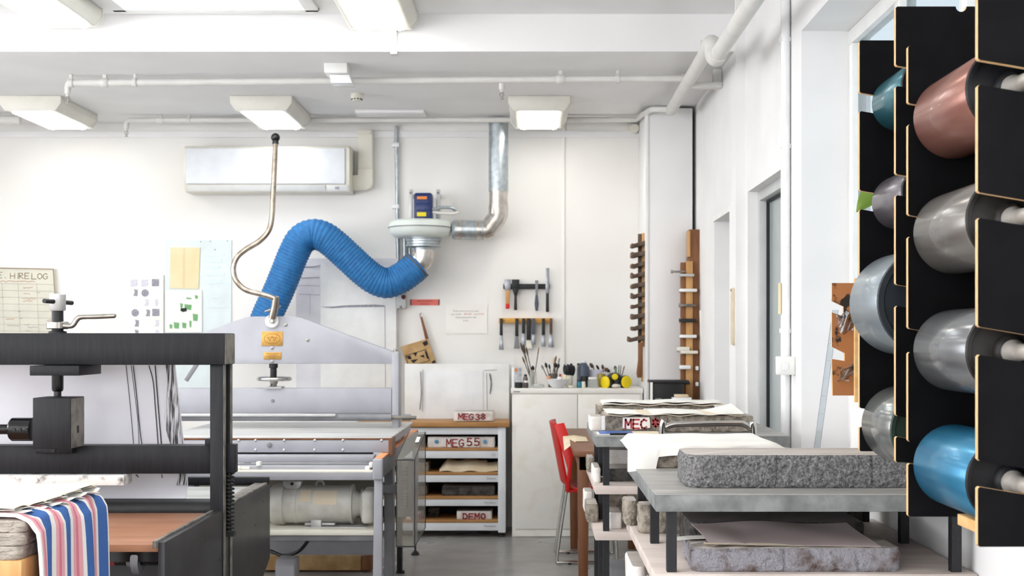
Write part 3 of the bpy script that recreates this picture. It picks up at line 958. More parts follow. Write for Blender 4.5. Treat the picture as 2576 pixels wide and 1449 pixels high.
m = MB(); m.tube([P(596, 1180, 6.1), P(628, 1180, 6.1)], .012, 12); m.tube([P(596, 1180, 6.1), P(606, 1180, 6.1)], .016, 12); build(m, 'coupling', M['motor'], GP)
# end frames
for k, xo in enumerate((0, X(400, 6.0) - X(937, 6.0))):
    xa, xb = X(938, 6.0) + xo, X(962, 6.0) + xo
    m = MB(); m.box(xa + .002, xb - .002, 6.02, 7.9, .635, .724); build(m, 'end_rail', M['grey_dark'], GP, bevel=.003)
    m = MB(); m.box(xa - .001, xb + .001, 5.995, 6.03, Z(1208, 6.0), .729); build(m, 'rail_end_cap', M['grey_press'], GP, bevel=.008, seg=3)
    m = MB(); m.box(xa + .003, xb - .003, 6.03, 7.9, .724, .731); build(m, 'rail_top_strip', M['orange_wood'], GP, bevel=.002)
    m = MB(); m.prism([(xa + .004, .64), (xb - .003, .64), (xb - .006, .012), (xa - .005, .012)], 'xz', 6.02, 6.06); build(m, 'leg', M['grey_press'], GP, bevel=.003)
    m = MB(); m.box(xa, xb, 6.45, 6.55, .012, .64); build(m, 'leg', M['grey_dark'], GP, bevel=.003)
    m = MB(); m.box(xa + .006, xb - .012, 7.0, 7.06, .012, .64); build(m, 'leg', M['black'], GP, bevel=.003)
    m = MB(); m.prism([(xa + .035, .64), (xb + .026, .64), (xb + .016, .06), (xa + .04, .06)], 'xz', 7.6, 7.64); build(m, 'leg', M['grey_press'], GP, bevel=.002)
    m = MB(); m.lathe([(.006, .06), (.006, .03), (.012, .022), (.024, .01), (.026, 0)], (xa + .05, 7.62, 0), (0, 0, 1), 16); build(m, 'levelling_foot', M['black'], GP)
    m = MB()
    for y in (6.04, 6.5, 7.03): m.cyl(((xa + xb) / 2, y, 0), ((xa + xb) / 2, y, .013), .024, n=16)
    build(m, 'foot_pad', M['black'], GP)
# drive motor
d = 6.25
ax0, r0 = X(678, d), .1016
def at(px): return X(px, d) - ax0
m = MB(); m.lathe([(.05, 0), (.08, .006), (.095, .02), (.1, .04), (.1, at(718)), (.09, at(719))], (ax0, d, Z(1268, d)), (1, 0, 0), 40); mot = build(m, 'motor_fan_cover', M['motor'], GP)
m = MB(); m.lathe([(.091, at(717)), (.091, at(742)), (.094, at(743)), (.094, at(751)), (.091, at(752)), (.091, at(884)), (.097, at(885)), (.097, at(890)), (.075, at(891)), (.06, at(900)), (.055, at(908)), (.07, at(909)), (.075, at(914))], (ax0, d, Z(1268, d)), (1, 0, 0), 40); body = build(m, 'motor_body', M['motor'], GP)
m = MB()
m.sheet(lambda u, v: (X(795 + u * 58, d), d - .0925 * math.cos(v * .8 + .1), Z(1268, d) + .0925 * math.sin(v * .8 + .1)), 4, 8, .001); build(m, 'motor_label', M['paper_warm'], body)
m = MB()
m.sheet(lambda u, v: (X(762 + u * 26, d), d - .0925 * math.cos(v * .7 + .25), Z(1268, d) + .0925 * math.sin(v * .7 + .25)), 4, 8, .001); build(m, 'motor_label', M['paper_warm'], body)
m = MB(); m.box(X(914, d), X(945, d), d - .09, d + .09, Z(1312, d), Z(1229, d)); build(m, 'gearbox', M['motor'], GP, bevel=.018, seg=3)
m = MB(); c = P(805, 1219, d); m.tube([c + Vector((.019 * math.cos(t * math.pi / 10), 0, .019 * math.sin(t * math.pi / 10))) for t in range(20)], .0045, 8, closed=True); build(m, 'lifting_eye', M['alu'], body)
m = MB(); m.prism([(X(a, 6.22), Z(b, 6.22)) for a, b in ((714, 1209), (760, 1209), (758, 1222), (752, 1229), (722, 1229), (715, 1222))], 'xz', 6.2, 6.26); mb_ = build(m, 'mount_bracket', M['alu'], GP, bevel=.003)
m = MB(); m.lathe([(.008, 0), (.008, .008)], P(735, 1217, 6.2), (0, -1, 0), 10); build(m, 'bolt_head', M['black'], mb_)
m = MB(); m.pbox(782, 808, 1308, 1332, 6.16, 6.3); m.pbox(766, 842, 1316, 1322, 6.18, 6.3); m.pbox(766, 920, 1326, 1331, 6.15, 6.3); build(m, 'motor_foot', M['alu'], GP, bevel=.003)
m = MB(); m.box(X(560, 6.06), X(940, 6.06), 6.06, 6.5, Z(1347, 6.06), Z(1335, 6.06)); build(m, 'motor_tray', M['cream'], GP, bevel=.002)
m = MB(); m.pbox(560, 940, 1347, 1361, 6.07, 6.12); build(m, 'tray_beam', M['grey_dark'], GP, bevel=.002)
m = MB(); m.box(X(480, 6.9), X(940, 6.9), 6.9, 6.92, Z(1345, 6.9), Z(1185, 6.9)); build(m, 'back_panel', mat('dusty_brown_grey_panel', '#7f796c', .7), GP)
m = MB(); m.pbox(480, 940, 1363, 1396, 6.72, 6.76); build(m, 'lower_panel', M['grey_press'], GP, bevel=.003)
m = MB(); m.prism([(6.2, .012), (6.34, .012), (6.34, Z(1406, 6.24)), (6.24, Z(1406, 6.24)), (6.2, Z(1425, 6.2))], 'yz', X(692, 6.2), X(740, 6.2)); build(m, 'foot_block', M['grey_press'], GP, bevel=.006)
m = MB(); m.box(X(690, 6.2), X(744, 6.2), 6.19, 6.36, 0, .013); build(m, 'foot_pad', M['black'], GP)
m = MB(); m.tube(spline([P(640, 1372, 6.55), P(680, 1386, 6.5), P(715, 1398, 6.45), P(752, 1386, 6.4), P(776, 1358, 6.4), P(785, 1338, 6.35)], 8), .009, 10); build(m, 'power_cable', M['black'], GP)
m = MB(); a, b = P(500, 908, 6.95), P(467, 958, 6.95); t = (b - a).normalized(); q = Vector((t.z, 0, -t.x)) * .012
m.add([a - q, a + q, b + q, b - q, a - q + Vector((0, .012, 0)), a + q + Vector((0, .012, 0)), b + q + Vector((0, .012, 0)), b - q + Vector((0, .012, 0))], [(0, 1, 2, 3), (7, 6, 5, 4), (0, 4, 5, 1), (1, 5, 6, 2), (2, 6, 7, 3), (3, 7, 4, 0)])
build(m, 'release_lever', M['grey_dark'], GP, bevel=.003)
# smoked guard on the end frame
gx0, gx1 = X(997, 6.0), X(1043, 6.0)
gz0, gz1 = Z(1375, 6.0), Z(1157, 6.0)
m = MB()
gp = [(6.0, gz0), (6.6, gz0), (6.6, .812), (6.0, gz1)]
n = len(gp)
m.add([(gx0, y, z) for y, z in gp] + [(gx1, y, z) for y, z in gp], [(0, 4, 7, 3), (3, 7, 6, 2), (4, 5, 6, 7)])
grd = build(m, 'smoked_guard', M['guard'], GP, smooth=False)
m = MB()
for x in (gx0, gx1):
    m.tube([(x, 6.0, gz0), (x, 6.0, gz1), (x, 6.6, .812)], .0025, 6)
m.tube([(gx0, 6.0, gz0), (gx1, 6.0, gz0)], .0035, 6); m.tube([(gx0, 6.0, gz1), (gx1, 6.0, gz1)], .0025, 6); m.tube([(gx1, 6.0, gz0), (gx1, 6.6, gz0), (gx1, 6.6, .812)], .0025, 6)
build(m, 'guard_edge', M['black'], grd)
m = MB()
c = Vector((X(1018, 6.1), 6.12, 0))
m.tube([(c.x + .014 * math.cos(t * .7), c.y + .014 * math.sin(t * .7), Z(1280, 6.1) + t * .0012) for t in range(190)], .003, 6); build(m, 'guard_spring', M['steel'], GP)
m = MB(); m.box(X(1000, 6.3), X(1038, 6.3), 6.3, 6.32, Z(1300, 6.3), Z(1160, 6.3)); build(m, 'guard_back_plate', M['grey_dark'], GP)
m = MB(); m.box(X(962, 6.4), gx0 + .01, 6.4, 6.44, .52, .56); build(m, 'guard_bracket', M['grey_dark'], GP)
m = MB(); s0 = [(gx1 - .03, 6.34, .78), (gx1 - .012, 6.34, .78), (gx1 - .012, 6.46, .797), (gx1 - .03, 6.46, .797)]
m.add(s0, [(0, 1, 2, 3)]); build(m, 'guard_label', M['paper'], GP)

# timber plinth on the floor behind the press feet
TB = thing('timber_plinth', (X(790, 7.05), 7.2, 0), 'low rough timber plinth on the floor under the grey press motor', 'plinth')
m = MB(); m.box(X(652, 7.05), X(908, 7.05), 7.05, 7.09, .012, Z(1398, 7.05)); build(m, 'board', M['kraft'], TB, bevel=.003)
m = MB(); m.box(X(910, 7.05), X(932, 7.05), 7.05, 7.32, .012, Z(1398, 7.05)); build(m, 'board', M['wood_brown'], TB, bevel=.003)
m = MB(); m.box(X(652, 7.05), X(932, 7.05), 7.09, 7.32, 0, .012); build(m, 'base_board', M['wood_brown'], TB)

# ------------------------------------------------------------------ black press
BP = thing('black_press', (X(250, 4.8), 4.8, 0), 'black steel litho press with heavy overhead beam and screw', 'press')
xr = X(565, 4.72)
XLB = -2.95
m = MB(); m.box(XLB, xr, 4.72, 4.88, Z(918, 4.72), Z(838, 4.72)); build(m, 'top_beam', M['black_steel'], BP, bevel=.004)
m = MB(); m.box(xr, xr + .0015, 4.724, 4.876, Z(916, 4.72), Z(840, 4.72)); build(m, 'beam_end_plate', M['worn_edge'], BP)
for k, xo in enumerate((0, XLB - X(528, 4.74) + .06)):
    xa, xb = X(528, 4.74) + xo, X(562, 4.74) + xo
    z1 = Z(918, 4.74)
    m = MB(); m.box(xa, xb, 4.74, 4.775, .05, z1); build(m, 'post', M['black_steel'], BP, bevel=.002)
    m = MB(); m.box(xa, xb, 4.845, 4.88, .05, z1); build(m, 'post', M['black_steel'], BP, bevel=.002)
    m = MB(); m.box(xa + .008, xb - .02, 4.775, 4.845, .05, z1 - .005); build(m, 'post_web', M['black'], BP)
    m = MB(); m.box(xb - .001, xb + .0012, 4.741, 4.774, .05, z1); m.box(xb - .001, xb + .0012, 4.846, 4.879, .05, z1); build(m, 'worn_flange_edge', M['worn_edge'], BP)
    m = MB(); m.box(xa - .04, xb + .04, 4.6, 5.0, 0, .05); build(m, 'base_foot', M['black_steel'], BP, bevel=.005)
m = MB(); m.box(xb - .03, xb + .0005, 4.775, 4.845, Z(942, 4.8), Z(938, 4.8)); build(m, 'spacer', M['worn_edge'], BP)
m = MB(); m.box(XLB + .05, X(529, 4.79), 4.79, 4.87, Z(1192, 4.79), Z(1121, 4.79)); build(m, 'lower_beam', M['black_steel'], BP, bevel=.004)
m = MB(); m.pbox(515, 529, 1104, 1122, 4.75, 4.8); build(m, 'stop_block', M['black_steel'], BP, bevel=.002)
m = MB(); m.pbox(74, 199, 920, 945, 4.66, 4.9); build(m, 'thrust_plate', M['black_steel'], BP, bevel=.003)
m = MB(); m.pbox(82, 178, 1001, 1130, 4.62, 4.76); blk = build(m, 'pressure_block', M['black_steel'], BP, bevel=.003)
xs_ = X(178, 4.62)
m = MB(); m.box(xs_ - .0005, xs_ + .001, 4.624, 4.756, Z(1128, 4.62), Z(1003, 4.62)); build(m, 'block_side_plate', M['worn_edge'], blk)
m = MB(); m.box(xs_ + .0005, xs_ + .0016, 4.68, 4.7, Z(1090, 4.66), Z(1072, 4.66)); build(m, 'ink_mark', M['ink'], blk)
m = MB(); m.pbox(89, 181, 1125, 1141, 4.75, 4.80); br = build(m, 'block_bracket', M['black_steel'], BP, bevel=.002)
m = MB(); m.lathe([(.009, 0), (.009, .004)], P(134, 1132, 4.75), (0, -1, 0), 12); build(m, 'cap_screw', M['black'], br)
sx = X(145, 4.78)
sc_ = (sx, 4.78)
def zz(py): return Z(py, 4.78)
m = MB(); m.lathe([(.0215, zz(1001)), (.0215, zz(1001)), (.014, zz(1001)), (.014, zz(985)), (.019, zz(984)), (.0215, zz(978)), (.0215, zz(918))], (sx, 4.78, 0), (0, 0, 1), 20); build(m, 'screw_shaft', M['black_gloss'], BP)
m = MB(); m.lathe([(.033, zz(838)), (.033, zz(834)), (.021, zz(832)), (.021, zz(778))], (sx, 4.78, 0), (0, 0, 1), 20); build(m, 'screw_head_shaft', M['black'], BP)
m = MB(); m.lathe([(.026, zz(782)), (.0295, zz(779)), (.0295, zz(741)), (.027, zz(739))], (sx, 4.78, 0), (0, 0, 1), 26); nut = build(m, 'screw_nut', M['alu'], BP)
m = MB(); m.tube([P(111, 757, 4.70), P(181, 762, 4.86)], .0085, 12); build(m, 'tommy_bar', M['black'], nut)
m = MB(); m.lathe([(.036, zz(828)), (.04, zz(826)), (.04, zz(811)), (.036, zz(809))], (sx, 4.78, 0), (0, 0, 1), 26); arm = build(m, 'lever_ring', M['steel'], BP)
m = MB(); m.tube(spline([P(160, 819, 4.75), P(178, 820, 4.75), P(186, 815, 4.75), P(194, 803, 4.75), P(206, 797, 4.75), P(240, 796, 4.75), P(286, 794, 4.75)], 6), .0098, 14); m.ball(P(286, 794, 4.75), .0098, 12); build(m, 'lever_arm', M['steel'], arm)
yb = 4.69
m = MB(); m.tube([P(-90, 1080, yb), P(30, 1080, yb)], .0185, 18); build(m, 'drive_shaft', M['black_gloss'], BP)
m = MB(); m.lathe([(.038, 0), (.043, .006), (.043, X(82, yb) - X(28, yb))], P(28, 1080, yb), (1, 0, 0), 26); cp = build(m, 'shaft_coupling', M['black_gloss'], BP)
for px in (36, 51, 67):
    m = MB(); m.lathe([(.006, 0), (.005, .004)], P(px, 1081, yb - .043), (0, -1, 0), 10); build(m, 'set_screw', M['black'], cp)
m = MB(); m.box(XLB + .1, X(312, 4.76), 4.76, 4.86, Z(1222, 4.76), Z(1195, 4.76)); build(m, 'scraper_bar', M['poly'], BP, bevel=.004)
# spring and slide on the post
cx = X(576, 4.81)
m = MB(); m.box(X(560, 4.79), X(591, 4.79), 4.79, 4.84, Z(1190, 4.79), Z(1118, 4.79)); build(m, 'slide_block', M['black_steel'], BP, bevel=.003)
m = MB(); zt, zb2 = Z(1190, 4.81), Z(1338, 4.81); turns = 15
m.tube([(cx + .017 * math.cos(t * 2 * math.pi / 16), 4.81 + .017 * math.sin(t * 2 * math.pi / 16), zt + (zb2 - zt) * t / (16 * turns)) for t in range(16 * turns + 1)], .0048, 8); build(m, 'coil_spring', M['black'], BP)
m = MB(); m.cyl((cx, 4.81, zb2 - .01), (cx, 4.81, zt), .009, n=12); m.box(cx - .03, cx + .022, 4.79, 4.83, zb2 - .015, zb2); build(m, 'spring_rod', M['black'], BP)
# bed
xp = X(415, 4.0)
zp0, zp1 = .33, .658
for x0, x1 in ((xp - .022, xp), (XLB, XLB + .022)):
    m = MB(); m.prism([(4.0, zp0 - .25), (4.0, zp1), (5.6, zp1), (5.6, zp0), (5.35, zp0 - .1)], 'yz', x0, x1); build(m, 'side_plate', M['plate_dark'], BP, bevel=.003)
    for y in (4.12, 5.3):
        m = MB(); m.box(x0 - .005, x1 + .005, y, y + .08, 0, zp0 - .05); build(m, 'leg', M['black_steel'], BP, bevel=.003)
m = MB(); m.box(xp - .034, xp - .022, 3.98, 4.7, .64, .664); build(m, 'bed_runner', M['worn_edge'], BP, bevel=.002)
m = MB(); m.box(XLB + .03, xp - .036, 4.05, 4.78, .618, .642); build(m, 'bed_cover', M['lino'], BP, bevel=.002)
m = MB(); m.box(XLB + .03, xp - .03, 4.95, 5.52, .62, .655); build(m, 'bed_tail', M['bed_top'], BP, bevel=.003)
m = MB(); m.box(xp - .06, xp - .024, 4.9, 5.56, .655, .666); m.box(xp - .022, xp - .002, 4.9, 5.58, .658, .668); build(m, 'tail_runner', M['worn_edge'], BP, bevel=.002)
m = MB(); m.box(XLB + .03, xp, 5.56, 5.6, .655, .69); build(m, 'tail_bar', M['black_steel'], BP, bevel=.005)
m = MB(); m.tube([(XLB + .03, 4.87, .64), (xp - .03, 4.87, .64)], .045, 20); build(m, 'drive_roller', M['black'], BP)
m = MB(); m.box(XLB + .03, xp - .03, 4.06, 4.09, .585, .618); build(m, 'front_bar', M['black_gloss'], BP)
m = MB(); m.box(XLB + .03, xp - .024, 4.3, 4.32, .1, .6); build(m, 'front_apron', M['plate_dark'], BP)
m = MB(); m.tube([P(150, 1408, 4.1), P(400, 1408, 4.1)], .018, 16); build(m, 'front_axle', M['black_gloss'], BP)
m = MB(); m.tube([P(250, 1408, 4.1), P(291, 1408, 4.1)], .0185, 16); build(m, 'axle_paint_band', M['ink_red'], BP)
m = MB(); m.lathe([(.022, 0), (.024, .004), (.024, .018), (.044, .02), (.046, .024), (.046, .04), (.044, .044)], P(322, 1408, 4.1), (1, 0, 0), 28); build(m, 'axle_collar', M['grey_dark'], BP)
for py, pz_ in ((4.25, .5), (4.5, .58), (4.7, .48), (5.1, .6), (5.3, .52), (5.45, .6), (5.2, .4)):
    m = MB(); m.lathe([(.004, 0), (.004, .001)], (xp, py, pz_), (1, 0, 0), 8); build(m, 'bolt_hole', M['black_gloss'], BP)

# plastic tympan sheet hanging behind the beams and lying onto the bed
def tymp(u, v):
    if v < .72:
        t = v / .72; y = 5.04 - .04 * t; z = 1.262 - .5 * t
    elif v < .9:
        t = (v - .72) / .18; y = 5.0 - .03 * t - .02 * t * t; z = .762 - .085 * t
    else:
        t = (v - .9) / .1; y = 4.95 - .05 * t; z = .677 - .004 * t
    xr_ = -1.425 + .075 * min(1, v / .8)
    x = -2.85 + (xr_ + 2.85) * u
    return Vector((x, y + .006 * math.sin(u * 7 + v * 3), z))
TS = thing('tympan_sheet', (-2.1, 4.95, .67), 'ink-streaked white plastic sheet hanging behind the black press beams', 'plastic sheet')
m = MB(); m.sheet(tymp, 40, 40, .003); build(m, 'sheet', M['sheet'], TS, sharp=80)
def on_sheet(px, py):
    d = 5.0
    for _ in range(4):
        z = Z(py, d); v = min(.72, max(0, (1.262 - z) / .5 * .72)); x = X(px, d)
        d = tymp((x + 2.85) / 1.45, v).y
    return P(px, py, d - .006)
for pts, w in (([(317, 918), (324, 985), (330, 1050), (336, 1118)], 1.6), ([(330, 920), (340, 1000), (347, 1060), (350, 1118)], 1.4), ([(335, 920), (343, 990), (352, 1080), (357, 1118)], 2.2),
               ([(375, 920), (385, 960), (391, 1030), (398, 1118)], 2.4), ([(390, 920), (396, 1000), (401, 1060), (406, 1118)], 2.8), ([(425, 1000), (430, 1118)], 1.2), ([(342, 1194), (348, 1200)], 2), ([(407, 1194), (411, 1222)], 2.2)):
    m = MB(); m.ribbon(spline([on_sheet(a + random.uniform(-.3, .3), b) for a, b in pts], 8), w * 5 / F, Vector((1, 0, 0)), Vector((0, 0, 1)))
    build(m, 'ink_streak', M['ink'], TS, recalc=False)
m = MB(); m.sheet(lambda u, v: tymp(.965 + .032 * u + .01 * math.sin(v * 9) * (1 - u), v * .8) + Vector((0, -.005, 0)), 6, 40, .0015); build(m, 'ink_smear', M['smear'], TS, sharp=80)
m = MB(); m.ribbon([on_sheet(a, b) for a, b in ((336, 1240), (336, 1228), (405, 1226), (412, 1222))], 1.6 * 5 / F, Vector((1, 0, 0)), Vector((0, 0, 1))); build(m, 'ink_streak', M['ink'], TS, recalc=False)

# ------------------------------------------------------------------ stack with the towel
XT = -1.284
ZT = .825
m_ = thing('stone_trolley', (-1.65, 3.6, 0), 'wooden trolley carrying the towel-covered stone stack', 'trolley')
m = MB(); m.box(-2.15, XT - .03, 3.3, 3.86, .62, .655); build(m, 'deck', M['wood_top'], m_, bevel=.004)
for x in (-2.1, XT - .11):
    for y in (3.34, 3.76):
        m = MB(); m.box(x, x + .06, y, y + .06, 0, .62); build(m, 'leg', M['wood_top'], m_, bevel=.004)
m = MB(); m.box(-2.12, XT - .042, 3.3, 3.5, .6555, Z(1411, 3.3)); tag(build(m, 'timber_block', M['wood_light'], bevel=.004), 'pine block under the stone stack below the towel', 'block')
m = MB(); m.box(-2.12, XT - .044, 3.55, 3.84, .6555, Z(1411, 3.3)); tag(build(m, 'timber_block', M['wood_light'], bevel=.004), 'pine block hidden behind the front block under the stones', 'block')
zs_ = [Z(1411, 3.3), Z(1376, 3.3), Z(1342, 3.3), Z(1311, 3.3)]
for i, nm in enumerate(('bottom', 'middle', 'top')):
    stone(-2.12, XT - .036 - .004 * (2 - i), 3.3 + .004 * i, 3.82, zs_[i], zs_[i + 1] - .001, 'rough pale limestone slab, %s one of the stack under the striped towel' % nm, 'stones under the towel', side='stone_pale', rc=.025, amp=.007, freq=28, step=.01, lv=7, seed=i + 3)


def towel(u, v):                                        # u: near to far, v: from the stack top over the edge and down
    y = 3.315 + .545 * u
    L = [(-1.95, ZT + .006), (XT - .07, ZT + .010), (XT - .028, ZT - .004), (XT - .012, ZT - .04), (XT - .002, .36)]
    s = v * 4
    i = min(3, int(s)); t = s - i
    x = L[i][0] + (L[i + 1][0] - L[i][0]) * t
    z = L[i][1] + (L[i + 1][1] - L[i][1]) * t
    if v > .5:
        k = min(1, (v - .5) * 3)
        x += .009 * k * math.sin(u * 19 + 1.2) + .02 * k * (v - .5) * math.sin(u * 8 + 2)
        y += .03 * (v - .5) * math.sin(u * 6)
    z += .004 * math.sin(u * 21 + v * 6) * (1 if v < .5 else 0)
    return (x, y, z)


def tw(u, v):
    a = [Vector(towel(u, max(0, min(1, v + k)))) for k in (-.035, 0, .035)]
    return (a[0] + a[1] + a[2]) / 3


stops = [(0, '#f1ece6'), (.07, '#e9a8b0'), (.17, '#d97f90'), (.25, '#eaa9b1'), (.36, '#f1ece6'), (.47, '#3f69ab'), (.90, '#f1ece6')]
M['towel'] = stripe_mat('striped_towelling', .1365, stops)
m = MB(); m.sheet(tw, 90, 60, .009)
o = build(m, 'striped_towel', M['towel'], sharp=80, origin=(XT, 3.315, .36))
tag(o, 'blue, pink and white striped towel draped over the stones', 'towel')
for k, (xa, xb, ya, yb_, zo, mt) in enumerate(((-2.1, X(150, 3.55), 3.36, 3.84, .012, 'paper'), (-2.08, X(175, 3.7), 3.33, 3.85, .018, 'paper'), (-2.1, X(185, 3.75), 3.4, 3.85, .025, 'paper'), (-2.05, X(120, 3.5), 3.34, 3.84, .031, 'paper_warm'))):
    def pf(u, v, xa=xa, xb=xb, ya=ya, yb_=yb_, zo=zo, k=k):
        y = ya + (yb_ - ya) * v
        xe = xb + (v - .5) * .05 + .012 * math.sin(v * 31 + k * 2) + .006 * math.sin(v * 67 + k)
        x = xa + (xe - xa) * u
        z = ZT + zo + .006 * u ** 6 * math.sin(v * 33 + k * 1.7) + .004 * math.sin(v * 5 + u * 3)
        return (x, y, z)
    m = MB(); m.sheet(pf, 24, 60, .0012)
    tag(build(m, 'paper_sheet', M['paper'] if k != 3 else M['paper_warm'], sharp=80),
        'crinkle-edged paper sheet on the towel, %s of the pile' % ('lowest', 'second', 'third', 'topmost')[k], 'paper', 'paper on the towel')

# ------------------------------------------------------------------ roller racks on the side wall
XE = .735                                             # front edge of the slotted panels


def arc(cx, cz, r, a0, a1, n=6):
    return [(cx + r * math.cos(math.radians(a0 + (a1 - a0) * i / n)), cz + r * math.sin(math.radians(a0 + (a1 - a0) * i / n))) for i in range(n + 1)]


def slotted_panel(parent, y, z0, z1, slots, th=.0125, notch=None, name='panel'):
    k = .003
    poly = [(XE + k, z0)] + [(XE, z0 + k)]
    for zb, zt in sorted(slots):                       # walk up the front edge, in and out of every slot
        h = (zt - zb) / 2
        xe = XE + .085
        poly += [(XE, zb - k), (XE + k, zb), (xe, zb - .014)]
        poly += arc(xe, zb - .014 + h, h, -90, 90, 8)[1:-1]
        poly += [(xe, zt - .014), (XE + k, zt), (XE, zt + k)]
    poly += [(XE, z1 - k), (XE + k, z1)]
    if notch:
        poly += arc(notch[0], z1, notch[1], 180, 360, 8)
    poly += [(XW - .002, z1), (XW - .002, z0)]
    m = MB(); m.prism(poly, 'xz', y, y + th, 0, 1)
    return build(m, name, [M['ply_black'], M['ply_edge']], parent, sharp=30)


RA = thing('roller_rack', (.9, 2.3, .95), 'black slotted plywood rack nearest the camera, holding four large rollers', 'roller rack', 'roller racks')
SA = [(1.718, 1.759), (1.498, 1.540), (1.272, 1.318), (1.054, 1.097)]
slotted_panel(RA, 2.1, .955, 1.872, SA)
slotted_panel(RA, 2.49, .950, 1.872, SA)
m = MB(); m.box(.778, .84, 2.1125, 2.33, .958, .978); build(m, 'brace', M['ply_natural'], RA, bevel=.001)
m = MB(); m.box(.80, .84, 2.1125, 2.27, Z(118, 2.3), Z(100, 2.3)); build(m, 'brace', M['ply_natural'], RA, bevel=.001)
m = MB(); m.box(XW - .03, XW - .003, 2.1125, 2.49, .96, 1.86); build(m, 'back_board', M['ply_black'], RA)
RB = thing('roller_rack', (.9, 2.7, 1.05), 'black slotted plywood rack behind the nearest one, holding four smaller rollers', 'roller rack', 'roller racks')
SB = [(1.81, 1.851), (1.589, 1.631), (1.3645, 1.4076), (1.10, 1.142)]
slotted_panel(RB, 2.575, 1.048, 1.971, SB, notch=(X(2418, 2.575), .011))
slotted_panel(RB, 2.86, 1.045, 1.969, SB)
m = MB(); m.box(XW - .03, XW - .003, 2.5875, 2.86, 1.06, 1.96); build(m, 'back_board', M['ply_black'], RB)


AROT = 0.25
def roller_mat(name, col, col2, rough=.3, coat=.15, metal=.45):
    mm = mat(name, col, rough, col2=col2, scale=7, detail=3, stretch=(4, .12, 4), metal=metal, coat=coat, lo=.35, hi=.7)
    b = mm.node_tree.nodes['Principled BSDF']
    b.inputs['Anisotropic'].default_value = .75
    b.inputs['Anisotropic Rotation'].default_value = AROT
    tn = mm.node_tree.nodes.new('ShaderNodeTangent')
    tn.direction_type = 'RADIAL'; tn.axis = 'Y'
    mm.node_tree.links.new(tn.outputs[0], b.inputs['Tangent'])
    return mm


def roller(x, z, r, y0, y1, mt, cap, label, ext=.12, letters=None, group='ink rollers on the racks', axle='axle'):
    e = thing('ink_roller', (x, (y0 + y1) / 2, z - r), label, 'ink roller', group)
    m = MB(); m.lathe([(r - .002, 0), (r, .002), (r, y1 - y0 - .002), (r - .002, y1 - y0)], (x, y0, z), (0, 1, 0), 72, caps=False); build(m, 'drum', mt, e, sharp=60)
    for s, yy in ((-1, y0), (1, y1)):
        m = MB(); m.lathe([(r - .0015, -.0005), (r - .004, .004), (r * .86, .004), (r * .83, -.002), (r * .80, -.012), (r * .42, -.012), (r * .38, .002), (r * .30, .012), (.021, .014)], (x, yy, z), (0, s, 0), 56)
        cp = build(m, 'end_cap', cap, e, sharp=40)
        if s < 0 and letters:
            m = MB()
            for i, ch in enumerate(letters):
                a = math.radians(150 - i * 26)
                c = Vector((x + r * .6 * math.cos(a), yy + .0115, z + r * .6 * math.sin(a)))
                ux = Vector((math.sin(a), 0, -math.cos(a))); uz = Vector((math.cos(a), 0, math.sin(a)))
                for st in GL[ch]:
                    pts = [c + ux * (q[0] - .5) * r * .2 + uz * (q[1] - .5) * r * .26 for q in st]
                    m.tube(pts, r * .022, 6)
            build(m, 'cast_letters', cap, cp)
        ex = ext if s < 0 else (ext - .06 if ext > .1 else .026)
        m = MB(); m.lathe([(.021, .0), (.021, .02), (.015, .028), (.0145, .05), (.012, max(.055, ex - .01)), (.009, max(.06, ex))] if ex > .06 else [(.021, 0), (.018, ex)], (x, yy, z), (0, s, 0), 24); build(m, 'axle', M[axle] if isinstance(axle, str) else axle, e)
    return e


CAPB = mat('black_cast_cap', '#111214', .42, col2='#191a1d', scale=20, detail=2, spec=.3)
CAPG = mat('dark_green_cap', '#26372c', .5, col2='#1f2c26', scale=12)
CAPO = mat('oily_cast_cap', '#1d1b19', .42, col2='#2a2623', scale=18, detail=2, spec=.3)
xc = .82
roller(xc, 1.727, .079, 2.185, 2.478, roller_mat('copper_brown_roller', '#7d5046', '#94695c', .32), CAPB, 'copper-brown ink roller in the top slot of the nearest rack', letters='ELD')
roller(xc, 1.503, .079, 2.185, 2.478, roller_mat('warm_grey_roller', '#67635f', '#827e79', .27), CAPO, 'warm grey ink roller directly below the copper-brown one')
roller(xc, 1.276, .079, 2.185, 2.478, roller_mat('cool_grey_roller', '#5f6062', '#7c7e7f', .23), CAPO, 'shiny grey ink roller directly above the bright blue one')
roller(xc, 1.053, .079, 2.185, 2.478, roller_mat('bright_blue_roller', '#246a8e', '#3a82a4', .3), CAPB, 'bright blue ink roller in the lowest slot of the nearest rack', letters='NEL')
roller(.818, 1.822, .060, 2.625, 2.845, roller_mat('teal_roller', '#24545f', '#38707b', .3), CAPB, 'small teal ink roller in the top slot of the further rack', ext=.075)
roller(.818, 1.601, .060, 2.625, 2.845, roller_mat('mauve_grey_roller', '#58535a', '#6f6a6c', .3), CAPB, 'small mauve-grey ink roller beside the green leaf', ext=.075)
roller(xc, 1.375, .112, 2.625, 2.845, roller_mat('pale_blue_grey_roller', '#767f85', '#8b9295', .36), mat('slate_cap', '#252c32', .45, col2='#1d2328', scale=14), 'largest roller, wide pale blue-grey drum bulging past the further rack', ext=.075, axle=CAPG)
roller(xc, 1.108, .085, 2.625, 2.845, roller_mat('polished_grey_roller', '#6b6e6c', '#868883', .2, .3), CAPG, 'shiny grey roller with dark green end in the lowest slot of the further rack', ext=.075, axle=CAPG)

